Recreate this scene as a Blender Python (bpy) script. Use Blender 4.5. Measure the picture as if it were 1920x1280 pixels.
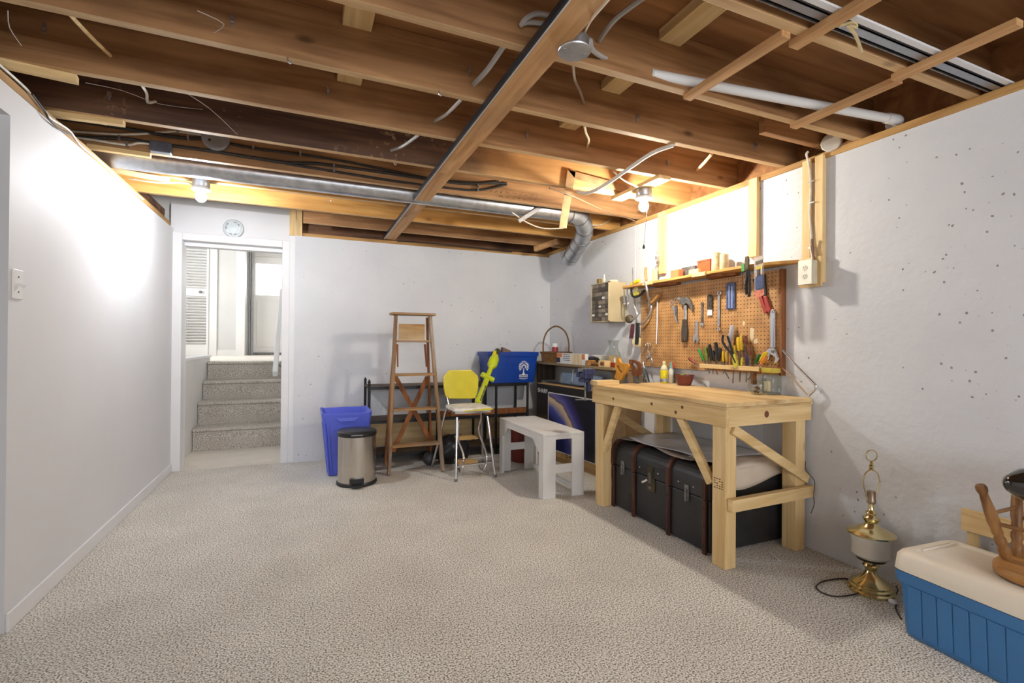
import bpy, bmesh, math, random
from mathutils import Vector, Matrix
random.seed(7)
for o in list(bpy.data.objects): bpy.data.objects.remove(o)
SC = bpy.context.scene
COL = SC.collection
# ---------------------------------------------------------------- camera
F = 908.0; CAMH = 1.15
YAW, PIT, ROL = (math.radians(a) for a in (23.2, .25, .45))
_r = Vector((math.cos(YAW), -math.sin(YAW), 0))
FW = Vector((math.sin(YAW)*math.cos(PIT), math.cos(YAW)*math.cos(PIT), math.sin(PIT)))
_u = _r.cross(FW)
RT = math.cos(ROL)*_r + math.sin(ROL)*_u
UP = -math.sin(ROL)*_r + math.cos(ROL)*_u
CP = Vector((0, 0, CAMH))
cd = bpy.data.cameras.new('camera'); cam = bpy.data.objects.new('camera', cd); COL.objects.link(cam)
cd.sensor_width = 36; cd.lens = 36*F/1920; cd.clip_start = .05; cd.clip_end = 100
cam.matrix_world = Matrix(((RT.x, UP.x, -FW.x, 0), (RT.y, UP.y, -FW.y, 0), (RT.z, UP.z, -FW.z, CAMH), (0, 0, 0, 1)))
SC.camera = cam
# ---------------------------------------------------------------- light and exposure
VS = SC.view_settings
VS.view_transform = 'Standard'; VS.look = 'None'; VS.gamma = 1; VS.use_curve_mapping = False
VS.exposure = 0.2
W = bpy.data.worlds.new('sky'); SC.world = W; W.use_nodes = True
W.node_tree.nodes['Background'].inputs[0].default_value = (.93, .96, 1, 1)
W.node_tree.nodes['Background'].inputs[1].default_value = 9.5
BULB_L, BULB_R = 1050.0, 1200.0
# portals help Cycles find daylight in the door pane and the two added windows
def portal(name, loc, rot, sx, sy):
    l = bpy.data.lights.new(name, 'AREA'); l.shape = 'RECTANGLE'; l.size = sx; l.size_y = sy; l.cycles.is_portal = True
    o = bpy.data.objects.new(name, l); COL.objects.link(o); o.location = loc; o.rotation_euler = rot
portal('added_window_portal', (.8, -2.78, 1.5), (math.radians(90), 0, 0), 3.0, 1.2)
portal('hall_window_portal', (-.6, 10.0, 2.29), (math.radians(-90), 0, 0), .44, .53)
portal('added_hall_window_portal', (-2.45, 8.2, 2.25), (0, math.radians(-90), 0), 1.4, 1.7)

# ---------------------------------------------------------------- helpers
LW, RW, BW = -1.07, 2.65, 5.06
JB, JT = 2.225, 2.445
def ray(x, y): return FW + RT*((x-960)/F) - UP*((y-640)/F)
def P(x, y, ax, c):
    d = ray(x, y); t = (c-CP[ax])/d[ax]; return CP + d*t
def FL(x, y, z=0): return P(x, y, 2, z)
def WR(x, y, off=0): return P(x, y, 0, RW-off)
def WB(x, y, off=0): return P(x, y, 1, BW-off)
def V(*a): return Vector(a)
def lin(c):
    c = c/255.0
    return c/12.92 if c <= .04045 else ((c+.055)/1.055)**2.4
def rgb(r, g, b): return (lin(r), lin(g), lin(b), 1)

class MB:
    def __init__(s): s.v = []; s.f = []
    def add(s, vs, fs):
        o = len(s.v); s.v += [Vector(v) for v in vs]; s.f += [[i+o for i in f] for f in fs]; return s
    def box(s, a, b):
        x0, y0, z0 = (min(a[i], b[i]) for i in range(3)); x1, y1, z1 = (max(a[i], b[i]) for i in range(3))
        return s.add([(x0,y0,z0),(x1,y0,z0),(x1,y1,z0),(x0,y1,z0),(x0,y0,z1),(x1,y0,z1),(x1,y1,z1),(x0,y1,z1)],
                     [(0,3,2,1),(4,5,6,7),(0,1,5,4),(1,2,6,5),(2,3,7,6),(3,0,4,7)])
    def frustum(s, c, a, b, h):
        # box with bottom half sizes a and top half sizes b, standing at c
        x, y, z = c
        return s.add([(x-a[0],y-a[1],z),(x+a[0],y-a[1],z),(x+a[0],y+a[1],z),(x-a[0],y+a[1],z),
                      (x-b[0],y-b[1],z+h),(x+b[0],y-b[1],z+h),(x+b[0],y+b[1],z+h),(x-b[0],y+b[1],z+h)],
                     [(0,3,2,1),(4,5,6,7),(0,1,5,4),(1,2,6,5),(2,3,7,6),(3,0,4,7)])
    def bar(s, p, q, w, t, up=(0,0,1)):
        p, q, up = Vector(p), Vector(q), Vector(up); d = (q-p).normalized()
        a = d.cross(up).normalized(); b = a.cross(d).normalized(); a *= w/2; b *= t/2
        return s.add([p-a-b, p+a-b, p+a+b, p-a+b, q-a-b, q+a-b, q+a+b, q-a+b],
                     [(0,1,2,3),(7,6,5,4),(0,4,5,1),(1,5,6,2),(2,6,7,3),(3,7,4,0)])
    def prism(s, pts, vec):
        n = len(pts); vec = Vector(vec); pts = [Vector(p) for p in pts]
        return s.add(pts+[p+vec for p in pts], [list(range(n-1,-1,-1)), list(range(n,2*n))]+[(i,(i+1)%n,n+(i+1)%n,n+i) for i in range(n)])
    def tube(s, pts, r, n=8, closed=False):
        pts = [Vector(p) for p in pts]; m = len(pts); rs = r if isinstance(r, (list, tuple)) else [r]*m
        vs = []; prev = None
        for i in range(m):
            if closed: d = pts[(i+1)%m]-pts[i-1]
            else: d = pts[min(i+1,m-1)]-pts[max(i-1,0)]
            d = d.normalized() if d.length > 1e-9 else V(0,0,1)
            if prev is None: a = d.cross(V(0,0,1) if abs(d.z) < .9 else V(1,0,0))
            else: a = prev - d*prev.dot(d)
            a = a.normalized(); prev = a; b = d.cross(a)
            vs += [pts[i]+(a*math.cos(2*math.pi*k/n)+b*math.sin(2*math.pi*k/n))*rs[i] for k in range(n)]
        fs = []
        for i in range(m if closed else m-1):
            j = (i+1) % m
            fs += [(i*n+k, i*n+(k+1)%n, j*n+(k+1)%n, j*n+k) for k in range(n)]
        if not closed: fs += [list(range(n-1,-1,-1)), list(range((m-1)*n, m*n))]
        return s.add(vs, fs)
    def lathe(s, prof, o=(0,0,0), n=24, axis=(0,0,1), sx=1, sy=1):
        ax = Vector(axis).normalized(); a = ax.cross(V(0,1,0) if abs(ax.y) < .9 else V(1,0,0)).normalized(); b = ax.cross(a)
        if abs(ax.z) > .99: a, b = V(1,0,0), V(0,1,0)
        o = Vector(o); vs = []; m = len(prof)
        for r, h in prof:
            vs += [o+ax*h+(a*math.cos(2*math.pi*k/n)*sx+b*math.sin(2*math.pi*k/n)*sy)*r for k in range(n)]
        fs = [(i*n+k, i*n+(k+1)%n, (i+1)*n+(k+1)%n, (i+1)*n+k) for i in range(m-1) for k in range(n)]
        fs += [list(range(n-1,-1,-1)), list(range((m-1)*n, m*n))]
        return s.add(vs, fs)
    def ball(s, c, r, n=12, sc=(1,1,1)):
        c = Vector(c); m = max(4, n//2+1); vs = []
        for i in range(1, m):
            t = math.pi*i/m
            vs += [c+V(math.sin(t)*math.cos(2*math.pi*k/n)*sc[0], math.sin(t)*math.sin(2*math.pi*k/n)*sc[1], -math.cos(t)*sc[2])*r for k in range(n)]
        fs = [(i*n+k, i*n+(k+1)%n, (i+1)*n+(k+1)%n, (i+1)*n+k) for i in range(m-2) for k in range(n)]
        o = len(vs); vs += [c-V(0,0,sc[2]*r), c+V(0,0,sc[2]*r)]
        fs += [(o, (k+1)%n, k) for k in range(n)]+[(o+1, (m-2)*n+k, (m-2)*n+(k+1)%n) for k in range(n)]
        return s.add(vs, fs)
    def grid(s, fn, nu, nv, closed_u=False):
        vs = [fn(i/(nu if closed_u else nu-1), j/(nv-1)) for j in range(nv) for i in range(nu)]
        fs = [(j*nu+i, j*nu+(i+1)%nu, (j+1)*nu+(i+1)%nu, (j+1)*nu+i) for j in range(nv-1) for i in range(nu if closed_u else nu-1)]
        return s.add(vs, fs)
    def xf(s, M): s.v = [M @ v for v in s.v]; return s
    def out(s, name, mat, parent=None, smooth=False, bev=0, seg=2, world=False, solid=0):
        me = bpy.data.meshes.new(name); vs = s.v
        off = V(0,0,0)
        if parent is None:
            xs = [v.x for v in vs]; ys = [v.y for v in vs]; zs = [v.z for v in vs]
            off = V((min(xs)+max(xs))/2, (min(ys)+max(ys))/2, min(zs)); vs = [v-off for v in vs]
        elif world:
            r = parent
            while r.parent: r = r.parent
            Mi = (Matrix.Translation(r.location) @ r.rotation_euler.to_matrix().to_4x4()).inverted()
            if r.type == 'MESH' and r.get('_w') is None: pass
            vs = [Mi @ v for v in vs]
        me.from_pydata([tuple(v) for v in vs], [], s.f)
        bm = bmesh.new(); bm.from_mesh(me); bmesh.ops.recalc_face_normals(bm, faces=bm.faces)
        if smooth:
            for f in bm.faces: f.smooth = True
        bm.to_mesh(me); bm.free()
        o = bpy.data.objects.new(name, me); COL.objects.link(o)
        me.materials.append(mat)
        if smooth:
            m = o.modifiers.new('edges', 'EDGE_SPLIT'); m.split_angle = math.radians(42)
        if solid:
            m = o.modifiers.new('solid', 'SOLIDIFY'); m.thickness = solid; m.offset = -1
        if bev:
            m = o.modifiers.new('bevel', 'BEVEL'); m.width = bev; m.segments = seg; m.limit_method = 'ANGLE'; m.angle_limit = math.radians(40)
        if parent is None: o.location = off
        else: o.parent = parent
        return o

def sm(pts, k=5, closed=False):
    pts = [Vector(p) for p in pts]; n = len(pts); out = []
    g = (lambda i: pts[i % n]) if closed else (lambda i: pts[max(0, min(n-1, i))])
    for i in range(n if closed else n-1):
        a, b, c, d = g(i-1), g(i), g(i+1), g(i+2)
        for j in range(k):
            t = j/k
            out.append(.5*((2*b)+(c-a)*t+(2*a-5*b+4*c-d)*t*t+(3*b-a-3*c+d)*t*t*t))
    if not closed: out.append(pts[-1])
    return out
def tag(o, label, cat, group=None, kind=None):
    o['label'] = label; o['category'] = cat
    if group: o['group'] = group
    if kind: o['kind'] = kind
    return o
def thing(name, label, cat, loc=(0,0,0), rz=0, group=None):
    o = bpy.data.objects.new(name, None); COL.objects.link(o); o.empty_display_size = .05
    o.location = loc; o.rotation_euler = (0,0,rz); return tag(o, label, cat, group)
def struct(o, label=None, cat=None):
    o['kind'] = 'structure'
    if label: o['label'] = label
    if cat: o['category'] = cat
    return o
def plabel(o, label): o['label'] = label; return o

# ---------------------------------------------------------------- materials
MATS = {}
def nodes(name):
    m = bpy.data.materials.new(name); m.use_nodes = True; nt = m.node_tree
    return m, nt, nt.nodes['Principled BSDF'], nt.nodes.new, nt.links.new
def plain(name, col, rough=.5, metal=0, var=.12, scale=12, bump=.0, bscale=60, spec=.5, stretch=(1,1,1), trans=0, alpha=1, coat=0):
    if name in MATS: return MATS[name]
    m, nt, b, N, L = nodes(name)
    tc = N('ShaderNodeTexCoord'); mp = N('ShaderNodeMapping'); mp.inputs['Scale'].default_value = stretch
    oi = N('ShaderNodeObjectInfo'); L(oi.outputs['Random'], mp.inputs['Location']); L(tc.outputs['Object'], mp.inputs['Vector'])
    no = N('ShaderNodeTexNoise'); no.inputs['Scale'].default_value = scale; no.inputs['Detail'].default_value = 5
    L(mp.outputs[0], no.inputs['Vector'])
    rp = N('ShaderNodeValToRGB')
    rp.color_ramp.elements[0].position = .3; rp.color_ramp.elements[1].position = .7
    rp.color_ramp.elements[0].color = tuple(c*(1-var) for c in col[:3])+(1,)
    rp.color_ramp.elements[1].color = tuple(min(1,c*(1+var*.6)) for c in col[:3])+(1,)
    L(no.outputs[0], rp.inputs[0]); L(rp.outputs[0], b.inputs['Base Color'])
    b.inputs['Roughness'].default_value = rough; b.inputs['Metallic'].default_value = metal
    b.inputs['Specular IOR Level'].default_value = spec
    if coat: b.inputs['Coat Weight'].default_value = coat
    if trans: b.inputs['Transmission Weight'].default_value = trans; b.inputs['IOR'].default_value = 1.3
    if alpha < 1: b.inputs['Alpha'].default_value = alpha
    if bump:
        n2 = N('ShaderNodeTexNoise'); n2.inputs['Scale'].default_value = bscale; n2.inputs['Detail'].default_value = 4
        L(mp.outputs[0], n2.inputs['Vector'])
        bp = N('ShaderNodeBump'); bp.inputs['Strength'].default_value = bump; bp.inputs['Distance'].default_value = .01
        L(n2.outputs[0], bp.inputs['Height']); L(bp.outputs[0], b.inputs['Normal'])
    MATS[name] = m; return m
def wood(name, c0, c1, axis=0, rough=.65, grain=26, knots=.5, stain=None, stain_amt=.5, spec=.3):
    if name in MATS: return MATS[name]
    m, nt, b, N, L = nodes(name)
    tc = N('ShaderNodeTexCoord'); mp = N('ShaderNodeMapping')
    sc = [1, 1, 1]; sc[axis] = .07; mp.inputs['Scale'].default_value = sc
    oi = N('ShaderNodeObjectInfo'); ml = N('ShaderNodeMath'); ml.operation = 'MULTIPLY'; ml.inputs[1].default_value = 17
    L(oi.outputs['Random'], ml.inputs[0]); L(ml.outputs[0], mp.inputs['Location']); L(tc.outputs['Object'], mp.inputs['Vector'])
    no = N('ShaderNodeTexNoise'); no.inputs['Scale'].default_value = grain; no.inputs['Detail'].default_value = 7; no.inputs['Distortion'].default_value = .6
    L(mp.outputs[0], no.inputs['Vector'])
    rp = N('ShaderNodeValToRGB'); rp.color_ramp.elements[0].position = .32; rp.color_ramp.elements[1].position = .68
    rp.color_ramp.elements[0].color = c0; rp.color_ramp.elements[1].color = c1
    L(no.outputs[0], rp.inputs[0]); cur = rp.outputs[0]
    m2 = N('ShaderNodeMapping'); s2 = [5, 5, 5]; s2[axis] = 2.2; m2.inputs['Scale'].default_value = s2
    L(ml.outputs[0], m2.inputs['Location']); L(tc.outputs['Object'], m2.inputs['Vector'])
    if knots:
        vo = N('ShaderNodeTexVoronoi'); vo.inputs['Scale'].default_value = 1.0; L(m2.outputs[0], vo.inputs['Vector'])
        kr = N('ShaderNodeValToRGB'); kr.color_ramp.elements[0].position = .03; kr.color_ramp.elements[1].position = .1
        kr.color_ramp.elements[0].color = (1,1,1,1); kr.color_ramp.elements[1].color = (0,0,0,1)
        L(vo.outputs['Distance'], kr.inputs[0])
        mu = N('ShaderNodeMath'); mu.operation = 'MULTIPLY'; mu.inputs[1].default_value = knots; L(kr.outputs[0], mu.inputs[0])
        mx = N('ShaderNodeMix'); mx.data_type = 'RGBA'; L(mu.outputs[0], mx.inputs[0]); L(cur, mx.inputs[6])
        mx.inputs[7].default_value = tuple(c*.22 for c in c0[:3])+(1,); cur = mx.outputs[2]
    if stain:
        n3 = N('ShaderNodeTexNoise'); n3.inputs['Scale'].default_value = .8; n3.inputs['Detail'].default_value = 6; L(m2.outputs[0], n3.inputs['Vector'])
        r3 = N('ShaderNodeValToRGB'); r3.color_ramp.elements[0].position = .48; r3.color_ramp.elements[1].position = .68
        L(n3.outputs[0], r3.inputs[0])
        mu = N('ShaderNodeMath'); mu.operation = 'MULTIPLY'; mu.inputs[1].default_value = stain_amt; L(r3.outputs[0], mu.inputs[0])
        mx = N('ShaderNodeMix'); mx.data_type = 'RGBA'; L(mu.outputs[0], mx.inputs[0]); L(cur, mx.inputs[6]); mx.inputs[7].default_value = stain; cur = mx.outputs[2]
    L(cur, b.inputs['Base Color']); b.inputs['Roughness'].default_value = rough; b.inputs['Specular IOR Level'].default_value = spec
    bp = N('ShaderNodeBump'); bp.inputs['Strength'].default_value = .25; bp.inputs['Distance'].default_value = .004
    L(no.outputs[0], bp.inputs['Height']); L(bp.outputs[0], b.inputs['Normal'])
    MATS[name] = m; return m
def emit(name, col, s):
    if name in MATS: return MATS[name]
    m, nt, b, N, L = nodes(name)
    b.inputs['Base Color'].default_value = col; b.inputs['Emission Color'].default_value = col; b.inputs['Emission Strength'].default_value = s
    MATS[name] = m; return m
def glass(name, col=(1,1,1,1), rough=.0, ior=1.45):
    if name in MATS: return MATS[name]
    m, nt, b, N, L = nodes(name)
    tr = N('ShaderNodeBsdfTransparent'); gl = N('ShaderNodeBsdfGlossy'); mx = N('ShaderNodeMixShader')
    no = N('ShaderNodeTexNoise'); no.inputs['Scale'].default_value = 8
    rp = N('ShaderNodeValToRGB'); rp.color_ramp.elements[0].color = tuple(c*.86 for c in col[:3])+(1,); rp.color_ramp.elements[1].color = col
    L(no.outputs[0], rp.inputs[0]); L(rp.outputs[0], tr.inputs[0])
    gl.inputs['Roughness'].default_value = .03+rough
    lw = N('ShaderNodeLayerWeight'); lw.inputs[0].default_value = .35; pw = N('ShaderNodeMath'); pw.operation = 'POWER'; pw.inputs[1].default_value = 2.5; L(lw.outputs['Facing'], pw.inputs[0])
    ml = N('ShaderNodeMath'); ml.operation = 'MULTIPLY_ADD'; ml.inputs[1].default_value = .75; ml.inputs[2].default_value = .05; L(pw.outputs[0], ml.inputs[0]); L(ml.outputs[0], mx.inputs[0]); L(tr.outputs[0], mx.inputs[1]); L(gl.outputs[0], mx.inputs[2]); L(mx.outputs[0], nt.nodes['Material Output'].inputs[0])
    MATS[name] = m; return m
def concrete(name, pits=1.0):
    m, nt, b, N, L = nodes(name)
    tc = N('ShaderNodeTexCoord'); ge = N('ShaderNodeNewGeometry')
    n1 = N('ShaderNodeTexNoise'); n1.inputs['Scale'].default_value = 1.6; n1.inputs['Detail'].default_value = 8; L(ge.outputs['Position'], n1.inputs['Vector'])
    rp = N('ShaderNodeValToRGB'); rp.color_ramp.elements[0].position = .3; rp.color_ramp.elements[1].position = .7
    rp.color_ramp.elements[0].color = (.62,.63,.655,1); rp.color_ramp.elements[1].color = (.72,.73,.75,1); L(n1.outputs[0], rp.inputs[0])
    cur = rp.outputs[0]; hs = []
    for sc, pos, keep, dark in ((30, .16, .20, .26), (70, .18, .22, .42), (14, .085, .26, .24)):
        ns = N('ShaderNodeTexNoise'); ns.inputs['Scale'].default_value = sc*.8
        L(ge.outputs['Position'], ns.inputs['Vector'])
        va = N('ShaderNodeMixRGB'); va.inputs[0].default_value = .02; L(ge.outputs['Position'], va.inputs[1]); L(ns.outputs[1], va.inputs[2])
        vo = N('ShaderNodeTexVoronoi'); vo.inputs['Scale'].default_value = sc; L(va.outputs[0], vo.inputs['Vector'])
        d = N('ShaderNodeMath'); d.operation = 'LESS_THAN'; d.inputs[1].default_value = pos; L(vo.outputs['Distance'], d.inputs[0])
        sp = N('ShaderNodeSeparateColor'); L(vo.outputs['Color'], sp.inputs[0])
        # patches of the wall carry more pits than others
        np_ = N('ShaderNodeTexNoise'); np_.inputs['Scale'].default_value = 2.2; L(ge.outputs['Position'], np_.inputs['Vector'])
        th = N('ShaderNodeMath'); th.operation = 'MULTIPLY_ADD'; th.inputs[1].default_value = keep*4*pits; th.inputs[2].default_value = -keep*1.5*pits; L(np_.outputs[0], th.inputs[0])
        k = N('ShaderNodeMath'); k.operation = 'LESS_THAN'; L(sp.outputs[0], k.inputs[0]); L(th.outputs[0], k.inputs[1])
        a = N('ShaderNodeMath'); a.operation = 'MULTIPLY'; L(d.outputs[0], a.inputs[0]); L(k.outputs[0], a.inputs[1])
        mx = N('ShaderNodeMix'); mx.data_type = 'RGBA'; L(a.outputs[0], mx.inputs[0]); L(cur, mx.inputs[6]); mx.inputs[7].default_value = (dark,dark,dark*1.02,1); cur = mx.outputs[2]; hs.append(a)
    L(cur, b.inputs['Base Color']); b.inputs['Roughness'].default_value = .75; b.inputs['Specular IOR Level'].default_value = .25
    n2 = N('ShaderNodeTexNoise'); n2.inputs['Scale'].default_value = 28; n2.inputs['Detail'].default_value = 6; L(ge.outputs['Position'], n2.inputs['Vector'])
    ad = N('ShaderNodeMath'); ad.operation = 'SUBTRACT'; L(n2.outputs[0], ad.inputs[0]); L(hs[0].outputs[0], ad.inputs[1])
    bp = N('ShaderNodeBump'); bp.inputs['Strength'].default_value = .75; bp.inputs['Distance'].default_value = .006
    L(ad.outputs[0], bp.inputs['Height']); L(bp.outputs[0], b.inputs['Normal'])
    MATS[name] = m; return m
def carpet(name, c0, c1, c2, scale=130, bump=.9):
    m, nt, b, N, L = nodes(name)
    ge = N('ShaderNodeNewGeometry')
    n1 = N('ShaderNodeTexNoise'); n1.inputs['Scale'].default_value = scale; n1.inputs['Detail'].default_value = 3; L(ge.outputs['Position'], n1.inputs['Vector'])
    rp = N('ShaderNodeValToRGB'); rp.color_ramp.elements[0].position = .36; rp.color_ramp.elements[1].position = .60
    rp.color_ramp.elements[0].color = c0; rp.color_ramp.elements[1].color = c2; e = rp.color_ramp.elements.new(.48); e.color = c1
    L(n1.outputs[0], rp.inputs[0])
    n3 = N('ShaderNodeTexNoise'); n3.inputs['Scale'].default_value = 3.2; n3.inputs['Detail'].default_value = 6; L(ge.outputs['Position'], n3.inputs['Vector'])
    r3 = N('ShaderNodeValToRGB'); r3.color_ramp.elements[0].position = .3; r3.color_ramp.elements[1].position = .7
    r3.color_ramp.elements[0].color = (.87,.86,.855,1); r3.color_ramp.elements[1].color = (1,1,1,1); L(n3.outputs[0], r3.inputs[0])
    mx = N('ShaderNodeMix'); mx.data_type = 'RGBA'; mx.blend_type = 'MULTIPLY'; mx.inputs[0].default_value = 1; L(rp.outputs[0], mx.inputs[6]); L(r3.outputs[0], mx.inputs[7])
    L(mx.outputs[2], b.inputs['Base Color']); b.inputs['Roughness'].default_value = .95; b.inputs['Specular IOR Level'].default_value = .1
    vo = N('ShaderNodeTexVoronoi'); vo.inputs['Scale'].default_value = scale*.8; L(ge.outputs['Position'], vo.inputs['Vector'])
    bp = N('ShaderNodeBump'); bp.inputs['Strength'].default_value = bump; bp.inputs['Distance'].default_value = .008; bp.invert = True
    L(vo.outputs['Distance'], bp.inputs['Height']); L(bp.outputs[0], b.inputs['Normal'])
    MATS[name] = m; return m
def pegmat(name):
    # one inch grid of small holes, laid out in the board's own coordinates
    m, nt, b, N, L = nodes(name)
    tc = N('ShaderNodeTexCoord'); se = N('ShaderNodeSeparateXYZ'); L(tc.outputs['Object'], se.inputs[0]); ds = []
    for i in (1, 2):
        a = N('ShaderNodeMath'); a.operation = 'MULTIPLY'; a.inputs[1].default_value = 1/.0254; L(se.outputs[i], a.inputs[0])
        f = N('ShaderNodeMath'); f.operation = 'FRACT'; L(a.outputs[0], f.inputs[0])
        s = N('ShaderNodeMath'); s.operation = 'SUBTRACT'; s.inputs[1].default_value = .5; L(f.outputs[0], s.inputs[0])
        p = N('ShaderNodeMath'); p.operation = 'POWER'; p.inputs[1].default_value = 2; L(s.outputs[0], p.inputs[0]); ds.append(p)
    ad = N('ShaderNodeMath'); ad.operation = 'ADD'; L(ds[0].outputs[0], ad.inputs[0]); L(ds[1].outputs[0], ad.inputs[1])
    lt = N('ShaderNodeMath'); lt.operation = 'LESS_THAN'; lt.inputs[1].default_value = .15**2; L(ad.outputs[0], lt.inputs[0])
    no = N('ShaderNodeTexNoise'); no.inputs['Scale'].default_value = 9; no.inputs['Detail'].default_value = 8; L(tc.outputs['Object'], no.inputs['Vector'])
    rp = N('ShaderNodeValToRGB'); rp.color_ramp.elements[0].color = rgb(158,114,68); rp.color_ramp.elements[1].color = rgb(198,150,94); rp.color_ramp.elements[0].position = .3; rp.color_ramp.elements[1].position = .65
    L(no.outputs[0], rp.inputs[0])
    mx = N('ShaderNodeMix'); mx.data_type = 'RGBA'; L(lt.outputs[0], mx.inputs[0]); L(rp.outputs[0], mx.inputs[6]); mx.inputs[7].default_value = (.018,.011,.006,1)
    L(mx.outputs[2], b.inputs['Base Color']); b.inputs['Roughness'].default_value = .55
    bp = N('ShaderNodeBump'); bp.inputs['Strength'].default_value = .8; bp.inputs['Distance'].default_value = .003; bp.invert = True
    L(lt.outputs[0], bp.inputs['Height']); L(bp.outputs[0], b.inputs['Normal'])
    MATS[name] = m; return m

M_CONC = concrete('painted_concrete')
M_CONB = concrete('smoother_painted_concrete', .35)
M_WALL = plain('white_drywall', (.72,.72,.735,1), .6, var=.03, scale=2, bump=.04, bscale=90)
M_TRIM = plain('white_trim_paint', (.76,.76,.77,1), .4, var=.03, scale=4)
M_HALL = plain('hall_paint', (.60,.585,.555,1), .6, var=.03, scale=3)
M_HALLW = plain('hall_white_paint', (.72,.70,.67,1), .5, var=.03, scale=3)
M_CARP = carpet('berber_carpet', rgb(112,107,99), rgb(202,198,188), rgb(246,243,235), 150, .16)
M_STEP = carpet('stair_carpet', rgb(134,127,118), rgb(188,181,171), rgb(224,218,208), 170, .5)
M_VINYL = plain('landing_floor_covering', rgb(214,206,194), .8, var=.06, scale=9)
M_JOIST = wood('joist_wood', rgb(138,98,62), rgb(180,136,92), 0, knots=.75, stain=rgb(96,64,40), stain_amt=.5)
M_DJOIST = wood('stained_joist_wood', rgb(92,62,44), rgb(136,98,70), 0, knots=.6, stain=rgb(52,34,26), stain_amt=.8)
M_YJOIST = wood('yellow_joist_wood', rgb(186,134,66), rgb(222,174,104), 0, knots=.7, stain=rgb(132,96,58), stain_amt=.5)
M_PLY = wood('subfloor_plywood', rgb(132,88,52), rgb(174,124,78), 0, knots=.3, grain=14, stain=rgb(98,62,36), stain_amt=.5)
M_JEDGE = wood('floor_lit_joist_edge', rgb(178,142,98), rgb(212,180,136), 0, knots=.5, stain=rgb(140,106,72), stain_amt=.4)  # paler wood for the undersides, with light from the floor put into the colour
M_PINEX = wood('pine_board_x', rgb(206,172,116), rgb(232,204,152), 0, knots=.6)
M_PINEY = wood('pine_board_y', rgb(206,172,116), rgb(232,204,152), 1, knots=.6)
M_PINEZ = wood('pine_board_z', rgb(206,172,116), rgb(232,204,152), 2, knots=.6)
M_STRAPY = wood('old_strapping', rgb(176,128,80), rgb(210,166,116), 1, knots=.5, stain=rgb(120,84,54), stain_amt=.4)
M_SILL = wood('sill_plate_wood', rgb(168,124,70), rgb(206,164,104), 1, knots=.4, stain=rgb(110,80,48), stain_amt=.5)
M_SILLX = wood('sill_plate_wood_x', rgb(168,124,70), rgb(206,164,104), 0, knots=.4, stain=rgb(110,80,48), stain_amt=.5)
M_GALV = plain('galvanized_steel', (.55,.57,.6,1), .34, .85, var=.25, scale=18)
M_STEEL = plain('tool_steel', (.62,.62,.63,1), .3, .9, var=.2, scale=20)
M_DSTEEL = plain('dark_worn_steel', (.22,.21,.2,1), .45, .7, var=.4, scale=30)
M_CHROME = plain('chrome', (.8,.8,.82,1), .12, 1, var=.05)
M_BLACKM = plain('black_metal', (.012,.012,.013,1), .4, .2, var=.3)
M_BLACKP = plain('black_plastic', (.014,.014,.015,1), .38, 0, var=.2)
M_WHITEP = plain('white_plastic', (.75,.75,.74,1), .4, var=.03)
M_WCABLE = plain('white_cable', (.66,.6,.5,1), .6, var=.2, scale=30)
M_BCABLE = plain('black_cable', (.03,.024,.02,1), .7, var=.4, scale=60)
M_WEB = plain('cobweb_dust', (.5,.47,.43,1), .9, var=.1)

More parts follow.
